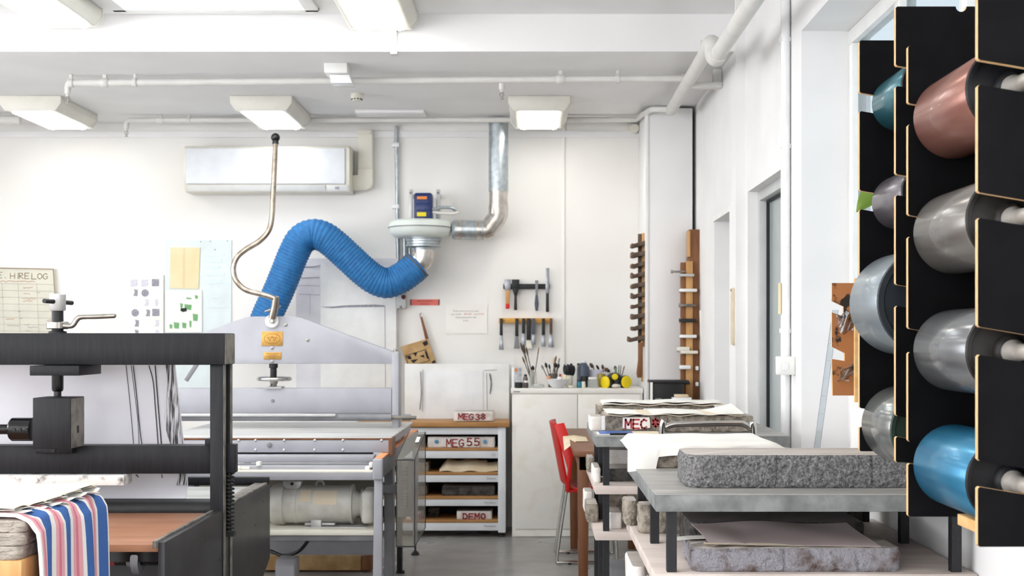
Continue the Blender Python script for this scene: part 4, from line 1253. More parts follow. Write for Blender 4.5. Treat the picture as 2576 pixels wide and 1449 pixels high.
# third small rack of bare inked board, deeper in the bay
yb = 3.55
BR = thing('inked_roller_rack', (.95, yb, 1.12), 'small bare brown slotted rack stained with black ink', 'roller rack')
x0 = X(2093, yb)
def q(a, b): return (X(a, yb), Z(b, yb))
poly = [q(2093, 712), q(2093, 757), q(2122, 771), q(2122, 796), q(2093, 786), q(2093, 872), q(2125, 888), q(2125, 908), q(2093, 903), q(2095, 995), (XW - .003, Z(995, yb)), (XW - .003, Z(712, yb))]
m = MB(); m.prism(poly, 'xz', yb, yb + .012, 0, 1); build(m, 'panel', [M['kraft_ink'], M['ply_edge']], BR)
x2 = X(2151, 3.3)
m = MB(); m.box(x2, XW - .003, 3.3, 3.312, Z(1012, 3.3), Z(700, 3.3)); build(m, 'panel', [M['ply_natural']], BR)
m = MB(); m.box(XW - .03, XW - .003, 3.312, yb, Z(1000, 3.5), Z(720, 3.5)); build(m, 'back_board', M['ply_natural'], BR)
def wrap(u, v):
    px = 2138 - 34 * v + 14 * u + 5 * math.sin(v * 9 + u * 4) + (8 if v < .4 else 0); py = 905 + 52 * v + 3 * math.sin(u * 8)
    return P(px + u * 16, py, yb - .02 - .012 * math.sin(u * 6 + v * 5))
m = MB(); m.sheet(wrap, 12, 16, .0012); tag(build(m, 'plastic_wrap', thin_glass('cloudy_plastic', '#d8d6d2', .22), sharp=80), 'crumpled strip of clear plastic hanging from the inked rack slot', 'plastic wrap')
def wrap2(u, v):
    return P(2103 + u * 40 + 10 * v, 788 + v * 48 + 6 * math.sin(u * 7), yb - .02 - .012 * math.sin(u * 9 + v * 7))
m = MB(); m.sheet(wrap2, 12, 12, .0012); tag(build(m, 'plastic_wrap', thin_glass('cloudy_plastic_b', '#dcdce0', .22), sharp=80), 'crumpled clear plastic bulging from the upper slot of the inked rack', 'plastic wrap')
# clear ruler leaning in the bay corner
e = thing('acrylic_ruler', P(2062, 1118, 4.6), 'long clear acrylic ruler leaning in the window bay corner', 'ruler')
a, b = P(2048, 1180, 4.6), P(2102, 780, 4.9)
t = (b - a).normalized(); w = Vector((1, 0, 0)) * .011; dn = Vector((0, .004, 0))
m = MB(); m.add([a - w, a + w, b + w, b - w, a - w + dn, a + w + dn, b + w + dn, b - w + dn], [(0, 1, 2, 3), (7, 6, 5, 4), (0, 4, 5, 1), (1, 5, 6, 2), (2, 6, 7, 3), (3, 7, 4, 0)])
build(m, 'blade', M['clear'], e)
m = MB()
m.tube([a - w, b - w], .0012, 5); m.tube([a + w, b + w], .001, 5)
build(m, 'bevel_edge', M['ink_grey'], e)
m = MB()
for k in range(1, 9):
    c = a.lerp(b, k / 9); m.ribbon([c - w - Vector((0, .001, 0)), c + w * .6 - Vector((0, .001, 0))], .0012, Vector((1, 0, 0)), Vector((0, 0, 1)))
build(m, 'graduation', M['ink_grey'], e, recalc=False)['kind'] = 'stuff'
m = MB(); m.box(X(2035, 4.6), X(2062, 4.6), 4.55, 4.66, 0, Z(1180, 4.6)); tag(build(m, 'timber_offcut', M['ply_natural'], bevel=.003), 'upright timber offcut that the clear ruler stands on', 'timber')

# plant on the window sill, one leaf showing beside the rack
PL = thing('sill_plant', (1.17, 4.2, SILL), 'potted leafy plant on the window sill behind the racks', 'plant')
m = MB(); m.lathe([(.05, .005), (.065, .1), (.068, .1), (.068, .115), (.058, .115), (.056, .1)], (1.18, 4.2, SILL), (0, 0, 1), 24); build(m, 'pot', M['terracotta'], PL)
tip = P(2172, 505, 4.2)
stem = spline([(1.18, 4.2, SILL + .1), (1.18, 4.2, 1.4), (1.17, 4.2, 1.65), tip + Vector((.05, 0, .07))], 8)
m = MB(); m.tube(stem, .004, 8); build(m, 'stem', M['leaf'], PL)
def leaf(base, tipv, w, sag=.0):
    base, tipv = Vector(base), Vector(tipv)
    L = tipv - base
    side = L.cross(Vector((0, 1, 0))).normalized()
    def f(u, v):
        k = math.sin(math.pi * v ** .8) * w + .0005
        return base + L * v + side * (u - .5) * 2 * k + Vector((0, .012 * abs(u - .5), 0))
    mm = MB(); mm.sheet(f, 6, 12, .001)
    return build(mm, 'leaf', M['leaf'], PL, sharp=80)
leaf(tip + Vector((.05, 0, .055)), tip + Vector((-.022, 0, -.037)), .029)
leaf(stem[10], stem[10] + Vector((.06, .02, .06)), .02); leaf(stem[14], stem[14] + Vector((.05, -.03, .07)), .02); leaf(stem[6], stem[6] + Vector((.05, .04, .03)), .02)

# ------------------------------------------------------------------ stone racks
def stone_rack(label, x0, x1, y0, y1, legs_y, ztop=.92, shelves=(.724, .545), base=.2):
    e = thing('stone_rack', ((x0 + x1) / 2, (y0 + y1) / 2, 0), label, 'stone rack', 'stone racks along the side wall')
    m = MB(); m.box(x0, x1, y0, y1, ztop - .044, ztop - .002); build(m, 'worktop_core', M['rack_edge'], e, bevel=.002)
    m = MB(); m.box(x0 - .001, x1 + .001, y0 - .001, y1 + .001, ztop - .003, ztop); build(m, 'worktop_skin', M['rack_top'], e)
    for z in shelves:
        m = MB(); m.box(x0 - .002, x1, y0 + .002, y1, z - .032, z); build(m, 'shelf_board', M['shelf_pale'], e, bevel=.002)
    m = MB(); m.box(x0, x1, y0 + .02, y1, base - .03, base); build(m, 'base_shelf', M['rack_edge'], e, bevel=.002)
    for y in legs_y:
        for x in (x0 + .03, x1 - .055):
            zs = [ztop - .044] + [v for z in shelves for v in (z, z - .032)] + [base, base - .03]
            zz = zs + [0]
            for a, b in zip(zz[0::2], zz[1::2]):
                m = MB(); m.prism([(x, y), (x + .024, y), (x + .024, y + .004), (x + .005, y + .004), (x + .005, y + .028), (x, y + .028)], 'xy', b, a); build(m, 'leg', M['rack_leg'], e)
    return e


R1 = stone_rack('near stone rack with scuffed grey worktop, in front of the nearest roller rack', X(1650, 3.1), XW - .005, 3.1, 4.05, (3.125, 3.56, 3.98))
R2 = stone_rack('further stone rack with inky grey worktop, beside the wooden table', X(1499, 4.94), 1.0, 4.94, 5.75, (4.965, 5.3, 5.68))
G = 'litho stones on the racks'
stone(.385, 1.06, 3.215, 3.44, .921, 1.003, 'largest grey litho stone, at the front of the near rack worktop', G, side='stone', rc=.05, amp=.004, freq=75, step=.004, lv=18, seed=1, cracks=(.62, .86), chips=.008)
stone(X(1592, 3.71), X(1925, 3.8), 3.71, 3.97, .921, .992, 'litho stone half hidden under the white cloth', G, side='stone_far', rc=.03, amp=.003, freq=50, step=.006, lv=8, seed=2)
# white cloth over that stone
def sstep(a, b, t):
    t = min(1, max(0, (t - a) / (b - a))); return t * t * (3 - 2 * t)
def cloth(u, v):
    x = X(1590, 3.71) - .014 + u * (X(1966, 3.8) - X(1590, 3.71) + .02)
    drop = .030 + .038 * (1 - sstep(.17, .19, u)) + .012 * (1 - sstep(.3, .34, u)) + .003 * math.sin(u * 15)
    if v < .6:
        y = 4.02 - v / .6 * .315; z = .997
    else:
        t = (v - .6) / .4
        y = 3.703 - .012 * math.sin(min(1, t * 2) * 1.57) - .004 * t * math.sin(u * 24); z = .997 - drop * t ** 1.15
    z -= .02 * (1 - sstep(0, .06, u)) * (1 if v < .6 else .3)
    z -= .05 * sstep(.88, 1.0, u) * (1 if v < .6 else .4)
    return (x, y, z + .0012 * math.sin(u * 17 + v * 9))
m = MB(); m.sheet(cloth, 110, 44, .0015); tag(build(m, 'white_cloth', M['paper'], sharp=80), 'white cloth draped over a stone at the back of the near rack', 'cloth')
# near rack, second shelf
z2 = .724
stone(X(1735, 3.16), X(2262, 3.16), 3.125, 3.34, z2 + .001, z2 + .058, 'rust-stained litho stone under mauve paper, front of the near rack middle shelf', G, side='stone_red', top='stone_top', rc=.028, amp=.004, freq=70, step=.005, lv=12, seed=4, cracks=(.62, .8), chips=.005)
stone(X(1728, 3.47), X(2170, 3.47), 3.43, 3.68, z2 + .001, z2 + .078, 'dark inked stone behind the mauve paper on the near rack', G, side='stone_dark', top='stone_top_dark', rc=.02, amp=.003, freq=50, step=.008, lv=8, seed=5)
stone(X(1606, 3.74), X(1735, 3.74), 3.74, 3.83, z2 + .001, z2 + .085, 'squat brown-grey stone behind the black rack leg', G, side='stone_far', rc=.02, amp=.003, freq=50, step=.008, lv=8, seed=6, rz=.0)
stone(X(1569, 3.93), X(1604, 3.93), 3.9, 4.03, z2 + .001, z2 + .075, 'small pale stone at the far end of the near rack middle shelf', G, side='stone_far', rc=.015, amp=.002, freq=50, step=.01, lv=6, seed=7)
ls = stone(X(1740, 3.86), X(2175, 3.86), 3.86, 4.0, z2 + .001, z2 + .118, 'deep stone with torn white labels under the near worktop', G, side='stone_dark', rc=.02, amp=.003, freq=50, step=.01, lv=6, seed=8)
for a, b in ((1771, 1805), (1812, 1838), (1840, 1873)):
    m = MB(); m.pbox(a, b, 1289, 1306, 3.852, 3.854); build(m, 'paper_label', M['paper'], ls)
def mauve(u, v):
    t = u
    px0, px1 = 1764 + 20 * v, 2186 - 0 * v
    x = X(1764, 3.2) + .02 * (1 - v) + t * (X(2200, 3.2) - X(1764, 3.2) - .02)
    y = 3.15 + .26 * v + .01 * math.sin(t * 4)
    z = z2 + .0605 + .012 * math.sin(min(1, t * 4) * 3.14) * (1 - v) ** 2 * .6 + .02 * v + .003 * math.sin(t * 9 + v * 4) * v
    return (x, y, z)
m = MB(); m.sheet(mauve, 50, 20, .0012); tag(build(m, 'interleaf_paper', M['paper_grey'], sharp=80), 'mauve-grey paper lying on the rust-stained stone', 'paper')
def fold(u, v):
    x = X(1772, 3.17) + u * (X(2020, 3.17) - X(1772, 3.17))
    s = v * 2 - 1
    z = z2 + .0595 + .0085 * (1 - u) * math.sqrt(max(0, 1 - (s) ** 2)) * 1.0
    y = 3.135 + .05 * abs(s) + .02 * u
    return (x, y, z + .001 * s)
m = MB(); m.sheet(fold, 30, 14, .001); tag(build(m, 'folded_paper', M['paper_warm'], sharp=80), 'folded tan paper edge tucked over the rust-stained stone', 'paper')
m = MB(); m.sheet(lambda u, v: (X(1702, 3.2) + u * .13, 3.24 + v * .05, z2 + .062 + .004 * math.sin(u * 3) - .002 * (1 - u)), 10, 4, .001)
tag(build(m, 'paper_strip', M['paper'], sharp=80), 'narrow white paper strip poking out beside the front rack leg', 'paper')
# near rack, third shelf
z3 = .545
stone(X(1588, 3.72), X(1628, 3.72), 3.72, 4.0, z3 + .001, z3 + .085, 'pale stone low down at the corner of the near rack', G, side='stone_white', rc=.02, amp=.002, freq=40, step=.01, lv=6, seed=9)
stone(X(1660, 3.6), .95, 3.3, 3.6, z3 + .001, z3 + .09, 'grey stone on the lowest shelf board of the near rack', G, side='stone_far', rc=.02, amp=.003, freq=40, step=.012, lv=6, seed=10)
stone(X(1700, 3.9), .9, 3.7, 3.95, z3 + .001, z3 + .08, 'brownish stone at the back of the lowest shelf board', G, side='stone_far', rc=.02, amp=.003, freq=40, step=.012, lv=6, seed=11)
# further rack, worktop
meg = stone(X(1521, 5.12), X(1896, 5.12), 5.12, 5.42, .921, Z(1046, 5.12), 'long stone lettered MEC in red on the further rack worktop', G, side='stone_far', rc=.012, amp=.0025, freq=60, step=.008, lv=8, seed=12)
dl = 5.112
m = MB(); m.prism([(X(a, dl), Z(b, dl)) for a, b in ((1567, 1050), (1634, 1050), (1636, 1076), (1600, 1081), (1566, 1077))], 'xz', dl, dl + .002); build(m, 'white_patch', M['label_white'], meg)
m = MB(); m.pbox(1513, 1522, 1046, 1082, dl, dl + .004); build(m, 'white_patch', M['label_white'], meg)
m = MB(); write(m, 'MEC', 1574, 1077, 15, 22, 4, dl - .001, 4.6, 1.0); write(m, '0', 1642, 1073, 14, 19, 3, dl - .001, 5.5, .5); build(m, 'red_lettering', M['ink_red'], meg, recalc=False)
bst = stone(X(1503, 5.5), X(1800, 5.5), 5.5, 5.72, .921, Z(1021, 5.5), 'stone topped with white paper behind the one lettered MEC', G, side='stone_far', rc=.012, amp=.002, freq=50, step=.01, lv=6, seed=13)
m = MB(); m.pbox(1619, 1680, 1027, 1037, 5.492, 5.494); build(m, 'paper_label', M['paper'], bst)
sw = stone(X(1481, 5.3), X(1513, 5.3), 5.2, 5.36, .921, Z(1048, 5.2), 'small white stone at the corner of the further rack worktop', G, side='stone_white', rc=.01, amp=.0015, freq=50, step=.01, lv=5, seed=14)
def flat_sheet(px0, px1, py, da, db, curl=.0, seed=0, lift=None):
    x0, x1 = X(px0, da), X(px1, da)
    z = Z(py, da)
    def f(u, v):
        zz = z + .0025 * math.sin(u * 13 + seed) + .002 * math.sin(u * 29 + seed * 2) * (1 - v)
        if lift and u > lift[0]: zz += lift[1] * ((u - lift[0]) / (1 - lift[0])) ** 2 * (v if lift[2] else 1)
        return (x0 + (x1 - x0) * u, da + (db - da) * v, zz)
    return f
m = MB(); m.sheet(flat_sheet(1528, 1872, 1041.5, 5.1, 5.44, seed=1, lift=(.7, .022, True)), 50, 10, .002)
tag(build(m, 'paper_sheet', M['paper'], sharp=80), 'large curling white paper sheet on the stone lettered MEC', 'paper', 'papers on the further rack')
m = MB(); m.sheet(flat_sheet(1530, 1868, 1044, 5.1, 5.42, seed=4), 50, 8, .002)
tag(build(m, 'paper_sheet', M['paper_warm'], sharp=80), 'tan paper sheet directly on the stone lettered MEC', 'paper', 'papers on the further rack')
for k, (py, mt) in enumerate(((1018.5, 'paper_warm'), (1015.5, 'paper'), (1012.5, 'paper'))):
    m = MB(); m.sheet(flat_sheet(1516 + k, 1822 - k * 2, py, 5.49, 5.72, seed=k * 3), 30, 6, .003)
    tag(build(m, 'paper_sheet', M[mt], sharp=80), 'flat paper sheet, %s of three on the rearmost stone' % ('lowest', 'middle', 'topmost')[k], 'paper', 'papers on the further rack')
BK = thing('magazine', P(1560, 1093, 5.0), 'blue and white magazine lying on the further rack edge', 'magazine')
m = MB(); m.box(X(1503, 5.0), X(1660, 5.0), 4.985, 5.105, .9205, .9235); build(m, 'pages', M['paper'], BK)
m = MB(); m.box(X(1508, 5.0), X(1592, 5.0), 4.985, 5.105, .9235, .927); build(m, 'cover', mat('blue_cover', '#4a70b8', .4), BK)
m = MB(); m.box(X(1592, 5.0), X(1661, 5.0), 4.985, 5.105, .9235, .926); build(m, 'cover', M['paper_warm'], BK)
m = MB(); m.tube([(X(1534, 4.98), 4.97, .9245), (X(1584, 4.98), 4.976, .9245)], .004, 10); tag(build(m, 'black_pen', M['black']), 'black pen lying in front of the blue magazine', 'pen')
# further rack, shelves
zA, zB = .724, .545
sl = [(1477, 1496, 5.45, 5.62, zA, .062, 'stone_far', 'brown stone end at the far corner of the further rack upper shelf'),
      (1493, 1512, 5.05, 5.28, zA, .06, 'stone_white', 'pale stone end beside the front leg on the further rack upper shelf'),
      (1527, 1640, 5.1, 5.3, zA, .052, 'stone_dark', 'dark stone on the further rack upper shelf behind the front leg'),
      (1524, 1660, 5.4, 5.6, zA, .1, 'stone_white', 'tall pale stone at the back of the further rack upper shelf'),
      (1469, 1493, 5.5, 5.66, zB, .09, 'stone_white', 'pale stone at the far corner of the further rack lower shelf'),
      (1475, 1506, 5.2, 5.4, zB, .075, 'stone_far', 'grey-brown stone end on the further rack lower shelf edge'),
      (1531, 1565, 5.02, 5.2, zB, .065, 'stone_white', 'small rough stone behind the front leg on the further rack lower shelf'),
      (1526, 1680, 5.35, 5.6, zB, .12, 'stone_far', 'wide stone at the back of the further rack lower shelf')]
for i, (a, b, ya, yb2, zs0, h, sd, lb) in enumerate(sl):
    stone(X(a, ya), X(b, ya), ya, yb2, zs0 + .001, zs0 + h, lb, G, side=sd, rc=.012, amp=.002, freq=50, step=.012, lv=5, seed=20 + i)
m = MB()
m.sheet(lambda u, v: (.29 + u * .14, 5.02 + .2 * v, .2 + .012 + .075 * math.sin(math.pi * min(1, max(0, .1 + .85 * v))) * (1 - .3 * math.sin(u * 3) ** 2) + .008 * math.sin(u * 19)), 20, 16, .004)
tag(build(m, 'sacking_bundle', M['olive'], sharp=80), 'olive sacking bundle on the bottom shelf of the further rack', 'sack')
for k in range(2):
    m = MB(); m.box(.33, .9, 5.34, 5.6, .2 + .0005 + .07 * k, .2 + .07 * k + .055); tag(build(m, 'metal_tray', M['grey_dark'], bevel=.003), 'grey metal tray on the further rack bottom shelf, %s of two' % ('lower', 'upper')[k], 'tray', 'trays on the bottom shelf')

# chrome chair between the racks
CC = thing('chrome_chair', (.585, 4.5, 0), 'chrome tube chair back showing between the two stone racks', 'chair')
yc = 4.42
loop = [P(1664, 1092, yc), P(1672, 1078, yc), P(1690, 1069, yc), P(1720, 1067, yc), P(1850, 1065, yc), P(1872, 1068, yc), P(1888, 1078, yc), P(1897, 1094, yc)]
loop = [Vector((loop[0].x - .03, yc + .05, .45))] + loop + [Vector((loop[-1].x + .03, yc + .05, .45))]
m = MB(); m.tube(spline(loop, 8), .0105, 12); build(m, 'back_frame', M['chrome'], CC)
xa, xb = loop[0].x, loop[-1].x
m = MB(); m.box(xa, xb, yc + .01, yc + .36, .44, .475); build(m, 'seat', M['black'], CC, bevel=.012, seg=3)
for x in (xa, xb):
    for y0, y1 in ((yc + .05, yc + .0), (yc + .33, yc + .36)):
        m = MB(); m.cyl((x, y0, .45), (x, y1, 0), .0105, n=12); build(m, 'leg', M['chrome'], CC)

# ------------------------------------------------------------------ wooden table and red chair
TT = thing('wooden_table', (.55, 7.2, 0), 'dark stained wooden table beside the red chair', 'table')
xt0, xt1, yt0, yt1, zt = .215, .66, 6.35, 7.95, .735
m = MB(); m.box(xt0 - .01, xt1, yt0, yt1, zt - .03, zt); build(m, 'table_top', M['table_wood'], TT, bevel=.004)
m = MB(); m.box(xt0 + .02, xt1 - .02, yt0 + .05, yt1 - .05, zt - .1, zt - .03); build(m, 'apron', M['table_wood'], TT)
for y in (yt0 + .05, yt1 - .13):
    for x in (xt0 + .01, xt1 - .08):
        m = MB(); m.prism([(x, zt - .03), (x + .06, zt - .03), (x + .052, 0), (x + .008, 0)], 'xz', y, y + .06); build(m, 'leg', M['table_wood'], TT, bevel=.003)
def tc(u, v):
    x = X(1416, 7.2) + u * .13
    y = 6.9 + v * .3
    z = zt + .004 + (.012 * math.sin(v * 6)) * (1 - u) * .4
    if u < .5: z -= (0.5 - u) * .10 * (1 - v * .7)
    return (x, y, z + .02 * (1 - u) * v)
m = MB(); m.sheet(tc, 16, 16, .0015); tag(build(m, 'paper_offcut', M['canvas'], sharp=80), 'curled cream paper hanging over the wooden table edge by the red chair', 'paper')
RC = thing('red_chair', (.2, 7.5, 0), 'red plastic chair with chrome sled legs at the wooden table', 'chair')
def shell(u, v):                                       # v from back top down to the seat front
    w = .39
    if v < .55:
        t = v / .55; x = X(1398, 7.3) + .065 * t; z = Z(1064, 7.3) - (Z(1064, 7.3) - .47) * t
    elif v < .7:
        t = (v - .55) / .15; x = X(1398, 7.3) + .065 + .015 * t + .03 * t * t; z = .47 - .035 * t
    else:
        t = (v - .7) / .3; x = X(1398, 7.3) + .11 + .27 * t; z = .435 + .008 * math.sin(t * 3)
    bow = .03 * (1 - (2 * u - 1) ** 2)
    return (x - (bow if v < .6 else bow * max(0, .7 - v) * 8), 7.28 + w * u, z)
m = MB(); m.sheet(shell, 16, 34, .012); build(m, 'seat_shell', M['red'], RC, sharp=80)
m = MB(); m.prism([(X(a, 7.275), Z(b, 7.275)) for a, b in ((1394, 1068), (1419, 1063), (1432, 1100), (1442, 1132), (1440, 1160), (1432, 1236), (1423, 1236), (1428, 1180))], 'xz', 7.262, 7.276); build(m, 'side_wing', M['red'], RC, bevel=.003)
m = MB(); m.box(X(1424, 7.28), X(1455, 7.28), 7.28, 7.67, .415, .43); build(m, 'seat_bracket', M['red'], RC, bevel=.003)
for y in (7.3, 7.66):
    x0 = X(1425, 7.3)
    fz = .012
    pts = [(x0, y, .42), (x0 - .03, y, .22), (x0 - .055, y, .03), (x0 - .045, y, fz), (x0 - .02, y, fz), (x0 + .2, y, fz), (x0 + .26, y, fz), (x0 + .29, y, .04), (x0 + .26, y, .42)]
    m = MB(); m.tube(spline(pts, 6), .0095, 12); build(m, 'leg', M['chrome'], RC)
    m = MB(); m.cyl((x0 + .02, y, 0), (x0 + .02, y, .012), .012, n=10); build(m, 'glide', M['black'], RC)

# ------------------------------------------------------------------ air conditioner
dA = 8.53
AC = thing('air_conditioner', P(670, 480, 8.6), 'long white wall-mounted air conditioner', 'air conditioner')
xa, xb = X(462, dA), X(880, dA)
zt, zb = Z(366, dA), Z(482, dA)
m = MB(); m.prism([(DB - .001, zt), (dA + .02, zt), (dA, zt - .02), (dA, zb + .055), (dA + .03, zb), (DB - .001, zb)], 'yz', xa, xb); build(m, 'casing', M['cream'], AC, bevel=.008, seg=3)
m = MB(); m.box(xa + .012, xb - .03, dA - .012, dA + .001, zb + .05, zt - .018); build(m, 'front_panel', mat('cool_white_gloss', '#dfe2e5', .25), AC, bevel=.01, seg=3)
m = MB(); m.prism([(dA + .002, zb + .044), (dA - .006, zb + .044), (dA + .022, zb + .006), (dA + .03, zb + .006)], 'yz', xa + .02, X(818, dA)); build(m, 'air_flap', M['white'], AC, bevel=.002)
m = MB(); m.prism([(dA + .002, zb + .044), (dA - .006, zb + .044), (dA + .022, zb + .006), (dA + .03, zb + .006)], 'yz', X(821, dA), xb - .012); fl = build(m, 'display_panel', M['white'], AC, bevel=.002)
m = MB(); m.pbox(843, 850, 470, 475, dA - .006, dA + .006); build(m, 'display_mark', M['ink_grey'], fl)
e = thing('pipe_cover', P(915, 478, 8.7), 'cream pipe cover running up from the air conditioner to the ceiling', 'pipe cover')
m = MB(); m.box(X(900, 8.68), X(937, 8.68), 8.68, DB - .001, Z(430, 8.68), ZL - .056); build(m, 'riser', M['cream'], e, bevel=.008)
m = MB(); m.prism([(X(881, 8.67), Z(478, 8.67)), (X(881, 8.67), Z(441, 8.67)), (X(900, 8.67), Z(440, 8.67)), (X(900, 8.67), Z(424, 8.67)), (X(938, 8.67), Z(424, 8.67)), (X(938, 8.67), Z(462, 8.67)), (X(932, 8.67), Z(473, 8.67)), (X(921, 8.67), Z(478, 8.67))], 'xz', 8.665, DB - .001); build(m, 'elbow_cover', M['cream'], e, bevel=.006)
m = MB(); m.box(X(897, 8.67), X(933, 8.67), 8.67, DB - .001, Z(337, 8.67), ZL - .056); build(m, 'top_sleeve', M['cream'], e, bevel=.004)

# ------------------------------------------------------------------ notices and boards on the left
UX, UZ = Vector((1, 0, 0)), Vector((0, 0, 1))
HB = thing('hire_board', P(60, 900, 8.7), 'cream hire log board with a hand-ruled calendar grid', 'notice board')
dh = 8.71
m = MB(); m.prism([(X(a, dh), Z(b, dh)) for a, b in ((-260, 668), (135, 676), (150, 910), (-260, 910))], 'xz', dh, DB - .002); build(m, 'board', mat('cream_board', '#dcd9ca', .6), HB, bevel=.003)
m = MB(); m.ribbon([P(a, b, dh - .004) for a, b in ((-260, 669), (134, 677), (149, 909))], .006, UX, UZ); build(m, 'board_edge', M['ink_brown'], HB, recalc=False)
m = MB(); write(m, 'E.', -7, 699, 12, 14, 5, dh - .002, 1.5); write(m, 'HIRE.', 26, 701, 11, 14, 3, dh - .002, 1.5); write(m, 'LOG', 80, 702, 12, 14, 2, dh - .002, 1.5); build(m, 'heading', M['ink_brown'], HB, recalc=False)
m = MB()
for k in range(9): m.ribbon([P(-260, 712 + k * 17 - 4, dh - .002), P(137 + k, 716 + k * 17, dh - .002)], .0022, UX, UZ)
for px in (-40, 5, 45, 92): m.ribbon([P(px, 713, dh - .002), P(px + 9, 905, dh - .002)], .002, UX, UZ)
build(m, 'grid_line', mat('pale_grid', '#bdb6a6', .8), HB, recalc=False)['kind'] = 'stuff'
for a, b, w in ((-10, 708, 100), (58, 724, 26), (60, 739, 16), (57, 751, 34), (58, 757, 26), (15, 803, 22), (118, 805, 12)):
    m = MB(); n = int(w / 3)
    m.ribbon([P(a + i * 3, b + random.uniform(-1.6, 1.6), dh - .003) for i in range(n + 1)], .0024, UX, UZ); build(m, 'orange_note', M['ink_orange'], HB, recalc=False)
for a, b, w in ((18, 820, 32), (62, 816, 14), (68, 823, 28), (64, 832, 14), (3, 748, 4), (46, 783, 5), (50, 800, 5), (94, 735, 6)):
    m = MB(); n = max(2, int(w / 3))
    m.ribbon([P(a + i * 3, b + random.uniform(-1.6, 1.6), dh - .003) for i in range(n + 1)], .0024, UX, UZ); build(m, 'grey_note', M['ink_grey'], HB, recalc=False)

dn = 8.735
SC = thing('swatch_chart', P(366, 880, dn), 'white chart of grey ink swatches pinned to the back wall', 'chart')
m = MB(); m.pbox(322, 411, 692, 880, dn, DB - .003); build(m, 'sheet', M['paper'], SC)
sw = [(328, 703, 0, 'ink_faint'), (355, 703, 0, 'ink_faint'), (382, 702, 0, 'ink_grey'), (329, 727, 2, 'ink_grey'), (356, 728, 1, 'ink_grey'), (357, 752, 2, 'ink_faint'), (385, 752, 3, 'ink_faint'), (331, 778, 1, 'ink_grey'),
      (360, 778, 2, 'ink_grey'), (383, 777, 0, 'ink_grey'), (332, 804, 2, 'ink_grey'), (383, 804, 2, 'ink_faint'), (331, 829, 2, 'ink_grey'), (383, 829, 2, 'ink_faint'), (331, 852, 0, 'ink_grey'), (357, 852, 0, 'ink_faint')]
for a, b, kd, mt in sw:
    m = MB()
    if kd == 1 or kd == 3:
        c = P(a + 9, b + 9, dn - .001); m.prism([(c.x + .0255 * math.cos(t * math.pi / 10) * (1 if kd == 1 else .5), c.z + .0255 * math.sin(t * math.pi / 10)) for t in range(20)], 'xz', dn - .0012, dn)
    elif kd == 2:
        m.prism([(X(a + p_, dn), Z(b + q_, dn)) for p_, q_ in ((8, 0), (18, 2), (17, 18), (6, 17), (10, 9))], 'xz', dn - .0012, dn)
    else:
        m.pbox(a, a + 18, b, b + 18, dn - .0012, dn)
    build(m, 'ink_swatch', M[mt], SC)
PC = thing('pale_poster', P(530, 880, 8.74), 'large pale blue-white poster behind the other notices', 'poster')
m = MB(); m.pbox(415, 582, 604, 1010, 8.742, DB - .002); build(m, 'sheet', M['paper_blue'], PC)
for k, (b, h) in enumerate(((637, 8), (650, 10), (667, 8), (686, 8), (703, 11), (745, 4), (770, 4))):
    m = MB(); m.pbox(515, 565 - (k % 3) * 6, b, b + h, 8.740, 8.742); build(m, 'faint_text_block', mat('faint_blue_print', '#e0ecec', .9), PC)
for a, b in ((505, 608), (529, 607), (572, 606), (541, 628)):
    m = MB(); m.lathe([(.004, 0), (.003, .004)], P(a, b, 8.742), (0, -1, 0), 8); build(m, 'pin', M['grey_dark'], PC)
YP = thing('yellow_notice', P(465, 726, 8.735), 'folded pale yellow notice pinned above the green poster', 'notice')
m = MB(); m.prism([(X(a, 8.735), Z(b, 8.735)) for a, b in ((429, 622), (503, 623), (499, 727), (427, 725))], 'xz', 8.735, 8.7405); build(m, 'sheet', M['paper_cream'], YP)
m = MB()
for px in (461, 465): m.ribbon([P(px, 623, 8.7345), P(px - 1, 725, 8.7345)], .0025, UX, UZ)
build(m, 'fold_line', mat('yellow_crease', '#e6cfa0', .9), YP, recalc=False)
m = MB()
for k in range(9): m.ribbon([P(437, 632 + k * 10, 8.7345), P(491 - (k * 7) % 17, 632 + k * 10, 8.7345)], .003, UX, UZ)
build(m, 'text_line', mat('yellow_print', '#f0dcb4', .9), YP, recalc=False)['kind'] = 'stuff'
GPo = thing('green_poster', P(463, 838, 8.733), 'white poster with green ink patches below the yellow notice', 'poster')
m = MB(); m.pbox(416, 508, 730, 836, 8.733, 8.74); build(m, 'sheet', M['paper'], GPo)
for a, b, c, d in ((468, 482, 748, 753), (490, 498, 742, 752), (464, 482, 765, 780), (453, 460, 762, 776), (485, 498, 789, 808), (437, 451, 810, 827), (458, 469, 811, 826), (476, 482, 806, 824), (426, 434, 815, 827)):
    m = MB(); m.prism([(X(a, 8.732), Z(c, 8.732)), (X(b, 8.732), Z(c + 2, 8.732)), (X(b - 1, 8.732), Z(d, 8.732)), (X(a + 1, 8.732), Z(d - 1, 8.732))], 'xz', 8.7318, 8.733); build(m, 'green_patch', M['green_ink'], GPo)
m = MB(); m.prism([(X(a, 8.731), Z(b, 8.731)) for a, b in ((454, 776), (469, 774), (470, 783), (460, 785), (454, 782))], 'xz', 8.731, 8.7318); build(m, 'black_patch', M['ink'], GPo)

